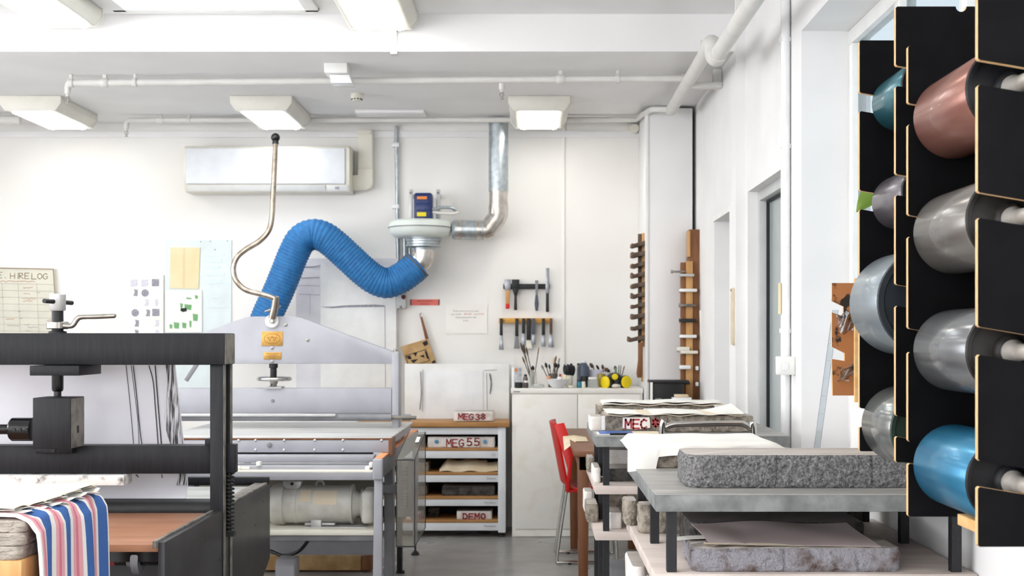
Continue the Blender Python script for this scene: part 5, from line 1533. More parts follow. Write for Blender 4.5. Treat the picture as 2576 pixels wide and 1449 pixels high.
# stained boards behind the extraction arm
SB_ = thing('backing_board', P(870, 1020, 8.7), 'tall ink-stained white board behind the blue hose', 'board')
m = MB(); m.pbox(806, 997, 668, 1030, 8.69, 8.7); build(m, 'board', M['white'], SB_, bevel=.002)
m = MB(); m.pbox(745, 1000, 650, 1040, 8.71, DB - .001); build(m, 'back_sheet', mat('grey_stained_sheet', '#ecebee', .7, col2='#dddbe0', scale=5), SB_)
m = MB(); m.prism([(X(a, 8.688), Z(b, 8.688)) for a, b in ((806, 772), (840, 771), (870, 768), (940, 766), (968, 768), (966, 772), (935, 772), (870, 773), (835, 775))], 'xz', 8.6865, 8.69); build(m, 'ink_smudge', M['ink_grey'], SB_)
for pts, w in (([(750, 680), (765, 672), (785, 672), (806, 668)], .006), ([(757, 700), (803, 698)], .006), ([(749, 718), (803, 719)], .003), ([(752, 740), (804, 742)], .003), ([(968, 770), (970, 1020)], .003), ([(780, 740), (780, 790)], .002)):
    m = MB(); m.ribbon(spline([P(a, b, 8.685 if a > 806 else 8.705) for a, b in pts], 5), w, UX, UZ); build(m, 'ink_streak', M['ink_grey'], SB_, recalc=False)
LB = thing('bench_backboard', P(1160, 1062, 8.7), 'stained white panel standing at the back of the bench', 'board')
m = MB(); m.pbox(1018, 1281, 915, 1062, 8.66, 8.69); build(m, 'panel', M['white'], LB, bevel=.003)
m = MB(); m.pbox(1072, 1215, 933, 1058, 8.652, 8.66); build(m, 'inset_sheet', M['gloss_white'], LB, bevel=.002)
for pts, w in (([(1058, 935), (1060, 990), (1056, 1030)], .007), ([(1064, 930), (1063, 1035)], .004), ([(1224, 938), (1226, 1030)], .004), ([(1232, 940), (1236, 965), (1233, 990)], .009), ([(1217, 932), (1250, 930)], .003)):
    m = MB(); m.ribbon(spline([P(a, b, 8.65) for a, b in pts], 6), w, UX, UZ); build(m, 'ink_streak', M['ink_grey'], LB, recalc=False)

# grey conduit with clips
e = thing('steel_conduit', P(999, 660, 8.72), 'thin grey steel conduit running down the back wall beside the fan', 'conduit')
m = MB(); m.tube([P(997, 316, 8.725), P(1002, 740, 8.725)], .0125, 12); build(m, 'tube', M['galv'], e)
for b in (364, 519):
    m = MB(); m.pbox(985, 1004, b - 5, b + 5, 8.708, 8.749); build(m, 'clip', M['gloss_white'], e, bevel=.003)
m = MB(); m.tube([P(1018, 575, 8.72), P(1018, 700, 8.72)], .018, 12); m.tube([P(1030, 575, 8.72), P(1030, 640, 8.72)], .008, 10)
tag(build(m, 'drain_tube', M['galv']), 'pair of short grey tubes below the extraction fan', 'tube')
e = thing('isolator_switch', P(1010, 775, 8.7), 'small white isolator box with dark red knob beneath the hose bend', 'switch')
m = MB(); m.pbox(994, 1021, 728, 776, 8.69, DB - .001); build(m, 'box', M['frame_grey'], e, bevel=.004)
m = MB(); m.lathe([(.016, 0), (.014, .012)], P(1015, 747, 8.69), (0, -1, 0), 16); build(m, 'knob', mat('dark_red_knob', '#5a2226', .5), e)
m = MB(); m.lathe([(.008, 0), (.006, .006)], P(1008, 772, 8.69), (0, -1, 0), 12); build(m, 'screw', M['grey_dark'], e)

# ------------------------------------------------------------------ extraction fan, duct and hose
dF = 8.53
FN = thing('extraction_fan', P(1058, 640, dF), 'wall-mounted extraction fan with navy motor on a pale round housing', 'fan')
c = P(1058, 0, dF)
def zF(py): return Z(py, dF)
m = MB(); m.lathe([(.05, zF(553)), (.18, zF(555)), (.205, zF(560)), (.211, zF(567)), (.213, zF(573))], (c.x, dF, 0), (0, 0, 1), 48); build(m, 'housing_top', M['fan_white'], FN)
m = MB(); m.lathe([(.213, zF(574.5)), (.209, zF(582)), (.2, zF(591)), (.17, zF(598)), (.11, zF(600))], (c.x, dF, 0), (0, 0, 1), 48); build(m, 'housing_base', M['fan_white'], FN)
m = MB(); m.lathe([(.216, zF(575)), (.216, zF(572.5))], (c.x, dF, 0), (0, 0, 1), 48); build(m, 'housing_seam', M['grey_dark'], FN)
m = MB(); m.box(X(1041, 8.47), X(1087, 8.47), 8.47, 8.59, zF(554), zF(487)); mo = build(m, 'motor', M['motor_blue'], FN, bevel=.016, seg=3)
m = MB(); m.pbox(1046, 1083, 510, 530, 8.462, 8.472); build(m, 'terminal_cover', M['motor_blue'], mo, bevel=.003)
m = MB(); m.pbox(1049, 1074, 494, 501, 8.462, 8.472); build(m, 'orange_label', M['orange_label'], mo)
m = MB(); m.pbox(1049, 1072, 534, 544, 8.460, 8.472); build(m, 'yellow_label', M['yellow_label'], mo)
for a, b in ((1028, 1038), (1097, 1107)):
    m = MB(); m.pbox(a, b, 476, 556, 8.66, 8.69); br = build(m, 'bracket', M['alu'], FN, bevel=.004)
    m = MB(); m.lathe([(.009, 0), (.007, .003)], P((a + b) / 2, 485, 8.66), (0, -1, 0), 12); build(m, 'bolt', M['grey_dark'], br)
    m = MB(); m.box(X(a, 8.66), X(b, 8.66), 8.69, DB - .001, zF(492), zF(482)); build(m, 'standoff', M['alu'], FN)
for k, (pts, r) in enumerate((([(1087, 527), (1110, 522), (1135, 523), (1150, 532)], .011), ([(1083, 534), (1110, 536), (1140, 537), (1152, 533)], .010))):
    m = MB(); m.tube(spline([P(a, b, 8.50 + .05 * (i / 3)) for i, (a, b) in enumerate(pts)], 6), r, 10); build(m, 'motor_cable', M['pipe'] if k else M['galv'], FN)
m = MB(); cx = X(1065, dF)
m.lathe([(.125, zF(593)), (.125, zF(601)), (.118, zF(603)), (.118, zF(608)), (.112, zF(609)), (.112, zF(615)), (.119, zF(617)), (.119, zF(621)), (.08, zF(624)), (.076, zF(634))], (cx, dF, 0), (0, 0, 1), 40); build(m, 'inlet_collar', M['galv'], FN)
m = MB(); m.tube(spline([P(1065, 626, dF), P(1065, 640, dF), P(1060, 655, dF), P(1050, 666, dF), P(1040, 676, dF)], 5), .078, 28); build(m, 'inlet_elbow', M['duct_tape'], FN)
# hose
hp = [(1050, 666), (1030, 684), (1003, 702), (973, 712), (944, 703), (915, 682), (880, 650), (845, 618), (815, 596), (786, 590), (758, 604), (738, 640), (718, 690), (698, 738), (676, 785), (655, 838), (646, 862)]
path = even(spline([P(a, b, dF - .12 * min(1, i / 8)) for i, (a, b) in enumerate(hp)], 14), .0055)
rad = []
for i in range(len(path)):
    rad.append((.0985, .1015, .104, .1015)[i % 4])
m = MB(); m.tube(path, rad, 32)
HS = thing('extraction_hose', path[0], 'bright blue ribbed flexible extraction hose bent in a zigzag', 'hose')
build(m, 'ribbed_hose', M['hose'], HS, sharp=70)
m = MB(); m.tube([P(1052, 664, dF), P(1036, 679, dF)], .104, 32); build(m, 'cuff', M['hose_cuff'], HS)
m = MB(); m.tube([P(646, 858, dF - .12), P(640, 878, dF - .12)], [.104, .112], 32); build(m, 'nozzle', M['hose_cuff'], HS)
# duct
DU = thing('exhaust_duct', P(1180, 600, dF), 'galvanised exhaust duct rising from the fan to the ceiling', 'duct')
rd = .066
cz = 578
m = MB(); m.tube([P(1138, cz, dF), P(1146, cz, dF), P(1146, cz, dF), P(1224, cz, dF)], [rd * .9, rd * 1.05, rd, rd], 30); build(m, 'horizontal_duct', M['galv'], DU)
a, b, cc, dd = P(1222, cz, dF), P(1238, 573, dF), P(1252, 545, dF), P(1254, 520, dF)
m = MB(); m.tube([P(1218, cz, dF), P(1226, cz, dF)], rd * 1.02, 30); build(m, 'joint_band', M['duct_tape'], DU)
m = MB(); m.tube([P(1222, cz, dF), P(1229, 577, dF), P(1250, 549, dF), P(1254, 540, dF), P(1254, 518, dF)], rd, 30); build(m, 'mitred_bend', M['duct_tape'], DU, sharp=20)
m = MB(); m.tube([P(1254, 522, dF), P(1254, 500, dF), P(1254, 478, dF)], [rd * .98, rd * .93, rd * .98], 30); build(m, 'foil_joint', M['duct_tape'], DU)
m = MB(); m.tube([P(1254, 482, dF), Vector((X(1254, dF), dF, ZL - .002))], rd * 1.0, 30); build(m, 'vertical_duct', M['galv'], DU)
for a, b in ((1152, 1162), (1200, 1212)):
    m = MB(); m.tube([P(a, cz, dF), P(b, cz, dF)], rd * 1.012, 30); build(m, 'foil_tape', M['duct_tape'], DU)

# ------------------------------------------------------------------ notices, paddle
e = thing('red_label', P(1068, 768, 8.745), 'narrow salmon-red label on the back wall', 'label')
m = MB(); m.pbox(1032, 1105, 753, 768, 8.744, DB - .001); build(m, 'strip', M['red_label'], e)
for px in (1033, 1104):
    m = MB(); m.pbox(px - 1, px + 1, 753, 768, 8.742, 8.744); build(m, 'strip_end', M['ink'], e)
text('VENTILATION\nSWITCH', .017, P(1068, 760, 8.742), mat('dark_red_print', '#9a3a33', .7), e)
e = thing('hand_washing_notice', P(1174, 840, 8.744), 'white printed hand-washing notice on the back wall', 'notice')
m = MB(); m.pbox(1122, 1226, 767, 839, 8.744, DB - .001); build(m, 'sheet', M['paper'], e)
gp = mat('grey_print', '#a9a7ab', .8)
text('Please ensure that you wash', .0155, P(1172, 784, 8.742), gp, e)
text('your hands', .0155, P(1147, 792, 8.742), gp, e)
text('BEFORE', .0155, P(1177, 792, 8.742), mat('pink_print', '#dc9a98', .8), e)
text('and AFTER', .0155, P(1205, 792, 8.742), mat('pink_print_b', '#d8a3a0', .8), e)
text('using equipment in the', .0155, P(1172, 800, 8.742), gp, e)
text('studio.', .0155, P(1172, 808, 8.742), gp, e)
PD = thing('printing_paddle', P(1050, 930, 8.72), 'brown board paddle with black print hanging crooked on the wall', 'paddle')
def pp(a, b, d=8.72): return (X(a, d), Z(b, d))
m = MB(); m.prism([pp(1008, 872), pp(1076, 852), pp(1098, 914), pp(1028, 931)], 'xz', 8.71, 8.73); build(m, 'board', M['kraft'], PD, bevel=.002)
m = MB(); m.prism([pp(1057, 798), pp(1062, 797), pp(1078, 852), pp(1070, 854)], 'xz', 8.715, 8.73); build(m, 'handle', M['wood_brown'], PD, bevel=.002)
m = MB(); m.tube([P(1058, 800, 8.725), P(1056, 790, 8.735), P(1060, 788, 8.748)], .003, 6); build(m, 'hook', M['steel'], PD)
m = MB(); m.ribbon([P(a, b, 8.708) for a, b in ((1020, 895), (1071, 879), (1081, 907), (1029, 923), (1020, 895))], .004, UX, UZ); build(m, 'print_border', M['ink'], PD, recalc=False)
for poly in (((1038, 888), (1050, 885), (1046, 897)), ((1022, 897), (1032, 894), (1036, 903), (1028, 904)), ((1068, 882), (1072, 884), (1080, 904), (1074, 902)), ((1062, 862), (1074, 856), (1077, 866), (1068, 871)), ((1086, 910), (1094, 905), (1096, 912), (1088, 915)), ((1033, 906), (1052, 903), (1040, 914)), ((1055, 896), (1066, 892), (1068, 900))):
    m = MB(); m.prism([pp(a, b, 8.709) for a, b in poly], 'xz', 8.7085, 8.71); build(m, 'print_mark', M['ink'], PD)

# ------------------------------------------------------------------ knives and scrapers
e = thing('magnetic_tool_bar', P(1325, 727, 8.72), 'black magnetic bar holding four palette knives', 'tool holder')
m = MB(); m.pbox(1266, 1383, 714, 727, 8.715, DB - .001); build(m, 'bar', M['handle_black'], e, bevel=.004)
m = MB(); m.pbox(1267, 1382, 719.5, 721.5, 8.712, 8.716); build(m, 'strip', M['black_gloss'], e)


def knife(px, parts, label, cat, group, d=8.7, name='palette_knife'):
    e = thing(name, P(px, max(p[4] for p in parts), d), label, cat, group)
    for nm, mt, w0, py0, py1, w1, th in parts:
        m = MB(); m.prism([(X(px - w0, d), Z(py0, d)), (X(px + w0, d), Z(py0, d)), (X(px + w1, d), Z(py1, d)), (X(px - w1, d), Z(py1, d))], 'xz', d - th, d + .006)
        build(m, nm, M[mt], e, bevel=.0015)
    return e


GK, GS = 'knives on the magnetic bar', 'scrapers on the wooden rail'
knife(1277, [('blade', 'steel_blade', 9, 703, 730, 7, .003), ('handle', 'wood_light', 5, 730, 764, 5, .012), ('tip', 'red', 5, 764, 777, 5, .012)], 'wide scraper with red-tipped handle, leftmost on the magnetic bar', 'scraper', GK)
knife(1297, [('blade', 'black', 9.5, 703, 725, 9, .003), ('blade_neck', 'black', 9, 725, 745, 3, .006), ('handle', 'handle_black', 3, 745, 780, 4, .012)], 'wide all-black scraper on the magnetic bar', 'scraper', GK)
knife(1350, [('blade', 'grey_dark', 4, 705, 742, 3, .003), ('handle', 'hose_cuff', 3, 742, 765, 5.5, .014), ('handle_end', 'hose_cuff', 5.5, 765, 782, 3, .014)], 'narrow knife with bulbous dark teal handle on the magnetic bar', 'palette knife', GK)
knife(1377, [('blade', 'steel_blade', 4.5, 674, 738, 5, .003), ('handle', 'handle_black', 3.5, 738, 785, 4, .012)], 'longest palette knife, standing tall on the magnetic bar', 'palette knife', GK)
e = thing('scraper_rail', P(1322, 814, 8.72), 'yellow pine rail holding seven scrapers', 'tool holder')
m = MB(); m.pbox(1255, 1390, 800, 813, 8.705, DB - .001); build(m, 'rail', mat('golden_pine', '#dda954', .55, col2='#cc9642', scale=14, stretch=(.5, 3, 3)), e, bevel=.003)
for px, hl, bl, hw, bw, mt, bm_, lb in ((1261, 843, 880, 3.5, 6, 'handle_black', 'steel_blade', 'riveted black-handled scraper, first on the pine rail'), (1300, 845, 877, 4, 7.5, 'handle_black', 'grey_dark', 'black-handled scraper with dark blade, second on the pine rail'),
                                        (1317, 838, 872, 4, 6, 'handle_black', 'steel_blade', 'black-handled scraper third along the pine rail'), (1330, 855, 877, 5, 9, 'black', 'cream', 'fat black brush scraper with cream tip, fourth on the pine rail'),
                                        (1342, 840, 867, 4, 5, 'hose_cuff', 'steel_blade', 'slanted blue-black scraper, fifth on the pine rail'), (1367, 842, 872, 4, 5.5, 'handle_black', 'steel_blade', 'black-handled scraper with pale blade, sixth on the pine rail'),
                                        (1386, 840, 874, 3.5, 7.5, 'wood_dark', 'steel_blade', 'dark wood-handled scraper, last on the pine rail')):
    ee = knife(px, [('handle', mt, hw, 801, hl, hw + .3, .016), ('blade', bm_, hw, hl, bl, bw, .003)], lb, 'scraper', GS, d=8.69, name='scraper')

# ------------------------------------------------------------------ bench with stones
dBn = 8.29
BN = thing('storage_bench', P(1150, 1350, dBn), 'pale steel storage bench with beech shelves full of stones', 'bench')
xl, xr = X(905, dBn), X(1272, dBn)
def zB(py): return Z(py, dBn)
m = MB(); m.box(X(895, dBn), X(1281, dBn), dBn - .02, DB - .09, zB(1074), zB(1062)); build(m, 'bench_top', M['wood_top'], BN, bevel=.003)
for a, b in ((xr - .05, xr), (xl, xl + .05)):
    m = MB(); m.box(a, b, dBn, 8.62, zB(1340), zB(1074)); build(m, 'end_panel', M['bench'], BN, bevel=.003)
    for y in (dBn + .03, 8.58):
        m = MB(); m.lathe([(.008, zB(1338)), (.008, .02), (.02, .012), (.022, 0)], ((a + b) / 2, y, 0), (0, 0, 1), 14); build(m, 'levelling_foot', M['black'], BN)
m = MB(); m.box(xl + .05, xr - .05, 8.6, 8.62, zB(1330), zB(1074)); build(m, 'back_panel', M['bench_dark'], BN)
for k, (ft, fb) in enumerate(((1076, 1093), (1134, 1153), (1195, 1213), (1256, 1273), (1315, 1335))):
    m = MB(); m.box(xl + .05, xr - .05, dBn + .004, dBn + .03, zB(fb), zB(ft)); fs = build(m, 'shelf_fascia', M['bench'], BN, bevel=.002)
    if k:
        m = MB(); m.box(xl + .05, xr - .05, dBn + .0, 8.6, zB(ft), zB(ft - 7)); build(m, 'shelf_board', M['wood_top'], BN, bevel=.002)
        text(('55', 'Demos', 'Members', 'Members')[k - 1], .02 if k > 1 else .028, Vector((X(1247, dBn), dBn + .0025, zB(ft + (11 if k > 1 else 14)))), M['ink_grey'], fs, align='RIGHT')
GB = 'stones on the storage bench'
def bench_stone(a, b, py0, py1, dd, label, side, **kw):
    return stone(X(a, dd), X(b, dd), dd, dd + .2, zB(py1) + .0005, Z(py0, dd), label, GB, side=side, rc=.014, amp=.0025, freq=40, step=.01, lv=6, **kw)
s1 = bench_stone(1140, 1243, 1036, 1060.5, 8.32, 'pale stone lettered MEG 38 standing on the bench top', 'stone_white', seed=31)
m = MB(); write(m, 'MEG38', 1153, 1055, 11, 14, 3, 8.31, 3.0, 1.5); build(m, 'red_lettering', M['ink_red'], s1, recalc=False)
s2 = bench_stone(1075, 1245, 1099, 1127, 8.32, 'white stone lettered MEG 55 with two blue dots', 'stone_white', seed=32)
m = MB(); write(m, 'MEG', 1123, 1123, 12, 18, 4, 8.31, 2.8, .6); write(m, '55', 1176, 1121, 12, 18, 6, 8.31, 3.2, .6); build(m, 'red_lettering', M['ink_red'], s2, recalc=False)
for px in (1098, 1220):
    m = MB(); m.lathe([(.013, 0), (.011, .003)], P(px, 1111, 8.315), (0, -1, 0), 16); build(m, 'blue_dot', M['blue_dot'], s2)
m = MB(); m.pbox(1118, 1206, 1103, 1125, 8.313, 8.316); build(m, 'white_patch', M['label_white'], s2)
bench_stone(1040, 1079, 1163, 1189, 8.33, 'small pale stone beside the wrapped one on the bench', 'stone_far', seed=33)
bench_stone(1111, 1245, 1224, 1249, 8.33, 'dark stone on the third bench shelf', 'stone_dark', seed=34)
bench_stone(1038, 1074, 1222, 1247, 8.33, 'short brown stone left of the dark one on the third bench shelf', 'stone_far', seed=35)
s3 = bench_stone(1148, 1238, 1286, 1309, 8.32, 'white stone lettered DEMO on the lowest bench shelf', 'stone_white', seed=36)
m = MB(); write(m, 'DEMO', 1165, 1306, 11, 14, 4, 8.31, 3.4, .5); build(m, 'red_lettering', M['ink_red'], s3, recalc=False)
s4 = bench_stone(1020, 1060, 1286, 1309, 8.32, 'white stone end with red letters, left on the lowest bench shelf', 'stone_white', seed=37)
m = MB(); write(m, 'OH', 1034, 1306, 9, 14, 3, 8.31, 3, .5); build(m, 'red_lettering', M['ink_red'], s4, recalc=False)
bench_stone(1075, 1105, 1284, 1309, 8.42, 'dark brown stone in the shade of the lowest bench shelf', 'stone_dark', seed=38)
def bundle(u, v):
    px = 1106 + u * 138
    env = math.sin(math.pi * min(1, max(0, v)))
    h = 30 * env * (min(1, u * 5 + .25) if u < .2 else 1) * (1 - .25 * (u > .85)) + 2 * math.sin(u * 14)
    return P(px + (8 if u > .9 else 0), 1186 - h, 8.31 + v * .24)
m = MB(); m.sheet(bundle, 26, 16, .003); tag(build(m, 'wrapped_bundle', M['canvas'], sharp=60), 'crumpled cream paper bundle on the second bench shelf', 'bundle')

# ------------------------------------------------------------------ cupboard and everything on it
dC = 8.3
CB = thing('cupboard', P(1450, 1350, dC), 'low cream metal cupboard with two doors against the back wall', 'cupboard')
def zC(py): return Z(py, dC)
m = MB(); m.box(X(1288, dC), X(1617, dC), dC + .012, DB - .012, .0, zC(990)); build(m, 'carcass', M['cream_metal'], CB, bevel=.003)
m = MB(); m.box(X(1285, dC), X(1618, dC), dC, DB - .012, zC(990), zC(977)); build(m, 'top_panel', M['cream_metal'], CB, bevel=.004)
for a, b in ((1297, 1452), (1454, 1610)):
    m = MB(); m.pbox(a, b, 992, 1331, dC, dC + .014); build(m, 'door', M['cream_metal'], CB, bevel=.003)
m = MB(); m.pbox(1296, 1612, 1333, 1349, dC + .006, dC + .014); build(m, 'plinth', M['cream_metal'], CB)
m = MB(); m.pbox(1292, 1308, 984, 986.5, dC - .002, dC); build(m, 'maker_badge', M['grey_dark'], CB)
ZC = zC(977)
def up(px, d=8.4): return Vector((X(px, d), d, ZC + .0005))
def hgt(py, d=8.4): return Z(py, d) - ZC
GJ = 'art materials on the cupboard'
def jar(px, w, py, mt, label, name='jar', cat='jar', lid=None, d=8.4, shoulder=.85, lidh=.012):
    c = up(px, d); h = hgt(py, d); r = w * d / F / 2
    e = thing(name, c, label, cat, GJ)
    hb = h - (lidh if lid else 0)
    m = MB(); m.lathe([(r * .92, 0), (r, .004), (r, hb * .8), (r * shoulder, hb)], c, (0, 0, 1), 20); build(m, 'body', mt, e)
    if lid:
        m = MB(); m.lathe([(r * shoulder, hb), (r * shoulder, h - .001), (r * shoulder * .9, h)], c, (0, 0, 1), 20); build(m, 'lid', lid, e)
    return e
c = up(1299, 8.45)
e = thing('paint_carton', c, 'tall white carton with orange corner print at the cupboard end', 'carton', GJ)
m = MB(); m.box(X(1287, 8.45), X(1294, 8.45), 8.45, 8.5, ZC, Z(924, 8.45)); build(m, 'white_side', M['gloss_white'], e, bevel=.001)
m = MB(); m.box(X(1294, 8.45), X(1312, 8.45), 8.45, 8.5, ZC, Z(926, 8.45)); build(m, 'printed_side', mat('grey_carton', '#cfd0d2', .5, col2='#9aa1a9', scale=60), e, bevel=.001)
m = MB(); m.pbox(1295, 1301, 927, 935, 8.448, 8.45); build(m, 'orange_print', M['orange_label'], e)
jar(1305, 21, 962, M['black'], 'squat black jar in front of the orange-cornered carton', d=8.36, shoulder=.97)
jar(1323, 13, 958, mat('brown_jar', '#4a4340', .4), 'small dark brown jar with pale lid', lid=M['paper'], d=8.36)
jar(1322, 12, 942, mat('grey_bottle', '#6b6464', .4), 'little dark bottle behind the brown jar', lid=M['black'], d=8.46, name='bottle', cat='bottle', shoulder=.6)


def brush_pot(px, w, py, mt, label, brushes, d=8.45, name='brush_pot'):
    e = jar(px, w, py, mt, label, name=name, cat='brush pot', d=d, shoulder=1.0)
    c = up(px, d)
    for i, (tx, ty, bw, col) in enumerate(brushes):
        t = P(tx, ty, d + random.uniform(-.02, .02))
        b = c + Vector((random.uniform(-1, 1) * w * .25 * d / F, random.uniform(-.01, .01), .01))
        b2 = b.lerp(t, .78 if bw < 11 else .5)
        bo = thing('brush', b, BL[i % len(BL)] % label_short[label], 'brush', 'brushes in pots on the cupboard')
        m = MB(); m.tube([b, b2], [.0022, .003], 6); build(m, 'handle', M['wood_dark'], bo)
        k = bw * d / F / 2
        m = MB(); m.tube([b2, b2.lerp(t, .3), b2.lerp(t, .7), t], [k * .6, k, k * .9, k * .25], 8); build(m, 'bristles', M[col], bo)
    return e


BL = ['long-handled brush leaning furthest over in %s', 'second long brush from the edge in %s', 'brush with dark handle, third across %s', 'brush with pointed dark tip, fourth across %s', 'thin brush, fifth across %s', 'short brush, sixth across %s', 'brush at the further side of %s', 'fine brush at the very edge of %s']
label_short = {}
def bp(px, w, py, mt, label, short, br, **k):
    label_short[label] = short
    return brush_pot(px, w, py, mt, label, br, **k)
bp(1341, 18, 936, M['glass_jar'], 'glass pot of tall brushes beside the white bowl', 'the glass pot', [(1309, 862, 6, 'wood_dark'), (1316, 866, 6, 'wood_dark'), (1323, 872, 5, 'wood_dark'), (1314, 897, 5, 'wood_brown'), (1356, 872, 3, 'wood_brown'), (1340, 920, 9, 'black')])
e = thing('glass_dish', up(1354, 8.36), 'low clear glass dish at the cupboard front', 'dish', GJ)
m = MB(); m.lathe([(.03, 0), (.042, .006), (.042, .02), (.03, .028), (.026, .026), (.036, .018), (.03, .006)], up(1354, 8.36), (0, 0, 1), 24); build(m, 'dish', M['glass_jar'], e)
bp(1391, 24, 940, mat('dark_pot', '#5c564f', .5), 'dark pot bristling with mixed brushes behind the white bowl', 'the dark pot', [(1362, 918, 6, 'ink_grey'), (1372, 912, 7, 'black'), (1381, 916, 5, 'black'), (1392, 898, 6, 'canvas'), (1399, 895, 5, 'wood_brown'), (1398, 912, 9, 'black'), (1406, 914, 7, 'black'), (1408, 900, 4, 'grey_dark')], d=8.52)
e = thing('white_bowl', up(1402, 8.37), 'white china bowl on the cupboard', 'bowl', GJ)
m = MB(); m.lathe([(.03, 0), (.036, .004), (.055, .022), (.076, .05), (.08, .058), (.077, .058), (.052, .024), (.02, .008)], up(1402, 8.37), (0, 0, 1), 32); build(m, 'bowl', M['gloss_white'], e)
for a, b, w, mt, lb in ((1380, 948, 9, 'orange_wood', 'tiny peach pot sticking out of the white bowl'), (1408, 950, 14, 'gloss_white', 'tiny round white pot in the white bowl'), (1421, 945, 9, 'paper_cream', 'tiny cream pot in the white bowl'), (1409, 943, 6, 'ink_red', 'tiny red pot in the white bowl')):
    p = P(a, b, 8.37); m = MB(); m.lathe([(w * .0013, -.022), (w * .0013, .002), (w * .001, .006)], p, (0, 0, 1), 14); tag(build(m, 'pigment_pot', M[mt]), lb, 'pot', 'little pots in the white bowl')
bp(1432, 18, 945, M['cream'], 'cream pot of black sponge brushes on the cupboard', 'the cream pot', [(1420, 917, 13, 'black'), (1428, 916, 14, 'black'), (1437, 914, 15, 'black'), (1444, 920, 12, 'black')], d=8.5)
e = thing('ceramic_dish', up(1437, 8.37), 'small pale dish beside the white bowl', 'dish', GJ)
m = MB(); m.lathe([(.02, 0), (.026, .004), (.03, .016), (.027, .016), (.02, .006)], up(1437, 8.37), (0, 0, 1), 20); build(m, 'dish', M['cream'], e)
jar(1468, 30, 908, mat('slate_blue_bottle', '#4b5567', .35), 'large slate-blue bottle with white cap', lid=M['gloss_white'], d=8.55, name='bottle', cat='bottle', shoulder=.45)
jar(1455, 8, 914, mat('black_white_tube', '#8b8b8b', .5), 'slim bottle with black cap beside the slate-blue one', lid=M['black'], d=8.6, name='bottle', cat='bottle')
jar(1457, 13, 955, mat('teal_jar', '#2f7a8c', .25), 'small square teal ink bottle', lid=mat('dark_blue_cap', '#243046', .4), d=8.38, lidh=.014)
jar(1467, 13, 960, M['cream'], 'small jar with grey label next to the teal bottle', lid=M['paper'], d=8.39)
jar(1471, 22, 946, M['black'], 'black round pot behind the teal bottle', d=8.47)
jar(1492, 28, 949, M['glass_jar'], 'clear glass jar with round white label', lid=M['paper'], d=8.38)
jar(1513, 22, 940, mat('amber_jar', '#a08a3c', .3), 'olive amber jar behind the respirator', d=8.52)
jar(1500, 40, 930, mat('lilac_tub', '#cfd0e0', .5), 'wide lilac tub at the back of the cupboard', d=8.62, shoulder=1.0)
bp(1526, 26, 937, mat('silver_pot', '#d4d2d8', .3), 'silvery pot of reddish brushes behind the respirator', 'the silvery pot', [(1484, 913, 9, 'wood_dark'), (1500, 918, 6, 'black'), (1515, 917, 7, 'wood_dark'), (1522, 924, 6, 'wood_brown'), (1527, 925, 8, 'wood_dark'), (1532, 929, 6, 'black')], d=8.6)
bp(1556, 18, 945, M['glass_jar'], 'glass pot of fine brushes nearest the pier', 'the pot nearest the pier', [(1547, 920, 8, 'wood_dark'), (1557, 918, 3, 'ink_grey'), (1562, 918, 3, 'ink_grey'), (1571, 920, 3, 'wood_brown')], d=8.6)
m = MB(); m.lathe([(.022, 0), (.02, .04), (.008, .1), (.006, .125), (.002, .128)], up(1549, 8.55), (0, 0, 1), 18); tag(build(m, 'green_funnel_bottle', mat('sage_green', '#6f8f74', .5)), 'sage green cone-topped bottle behind the respirator', 'bottle', GJ)
RS = thing('respirator', up(1547, 8.39), 'black rubber respirator mask with three yellow filters', 'respirator', GJ)
m = MB(); m.ball(up(1545, 8.41) + Vector((0, 0, .05)), .05, 20, sc=(1.15, .8, 1.0)); build(m, 'face_piece', mat('dark_rubber', '#3f4244', .6), RS)
m = MB(); m.ball(up(1549, 8.37) + Vector((0, 0, .014)), .022, 14, sc=(1.6, 1, .6)); build(m, 'exhale_valve', M['cream'], RS)
for px, py, r, ax in ((1523, 962, .042, (-.75, -.65, 0)), (1547, 948, .022, (0, -1, .1)), (1576, 961, .042, (.55, -.83, 0))):
    p = P(px, py, 8.37)
    m = MB(); m.lathe([(r * .95, -.045), (r * 1.02, -.02), (r * 1.02, -.002)], p, ax, 24); fb = build(m, 'filter_body', M['black'], RS)
    m = MB(); m.lathe([(r * .98, -.002), (r * .95, .006), (r * .8, .01), (r * .3, .011)], p, ax, 24); build(m, 'filter_cap', M['yellow'], fb)

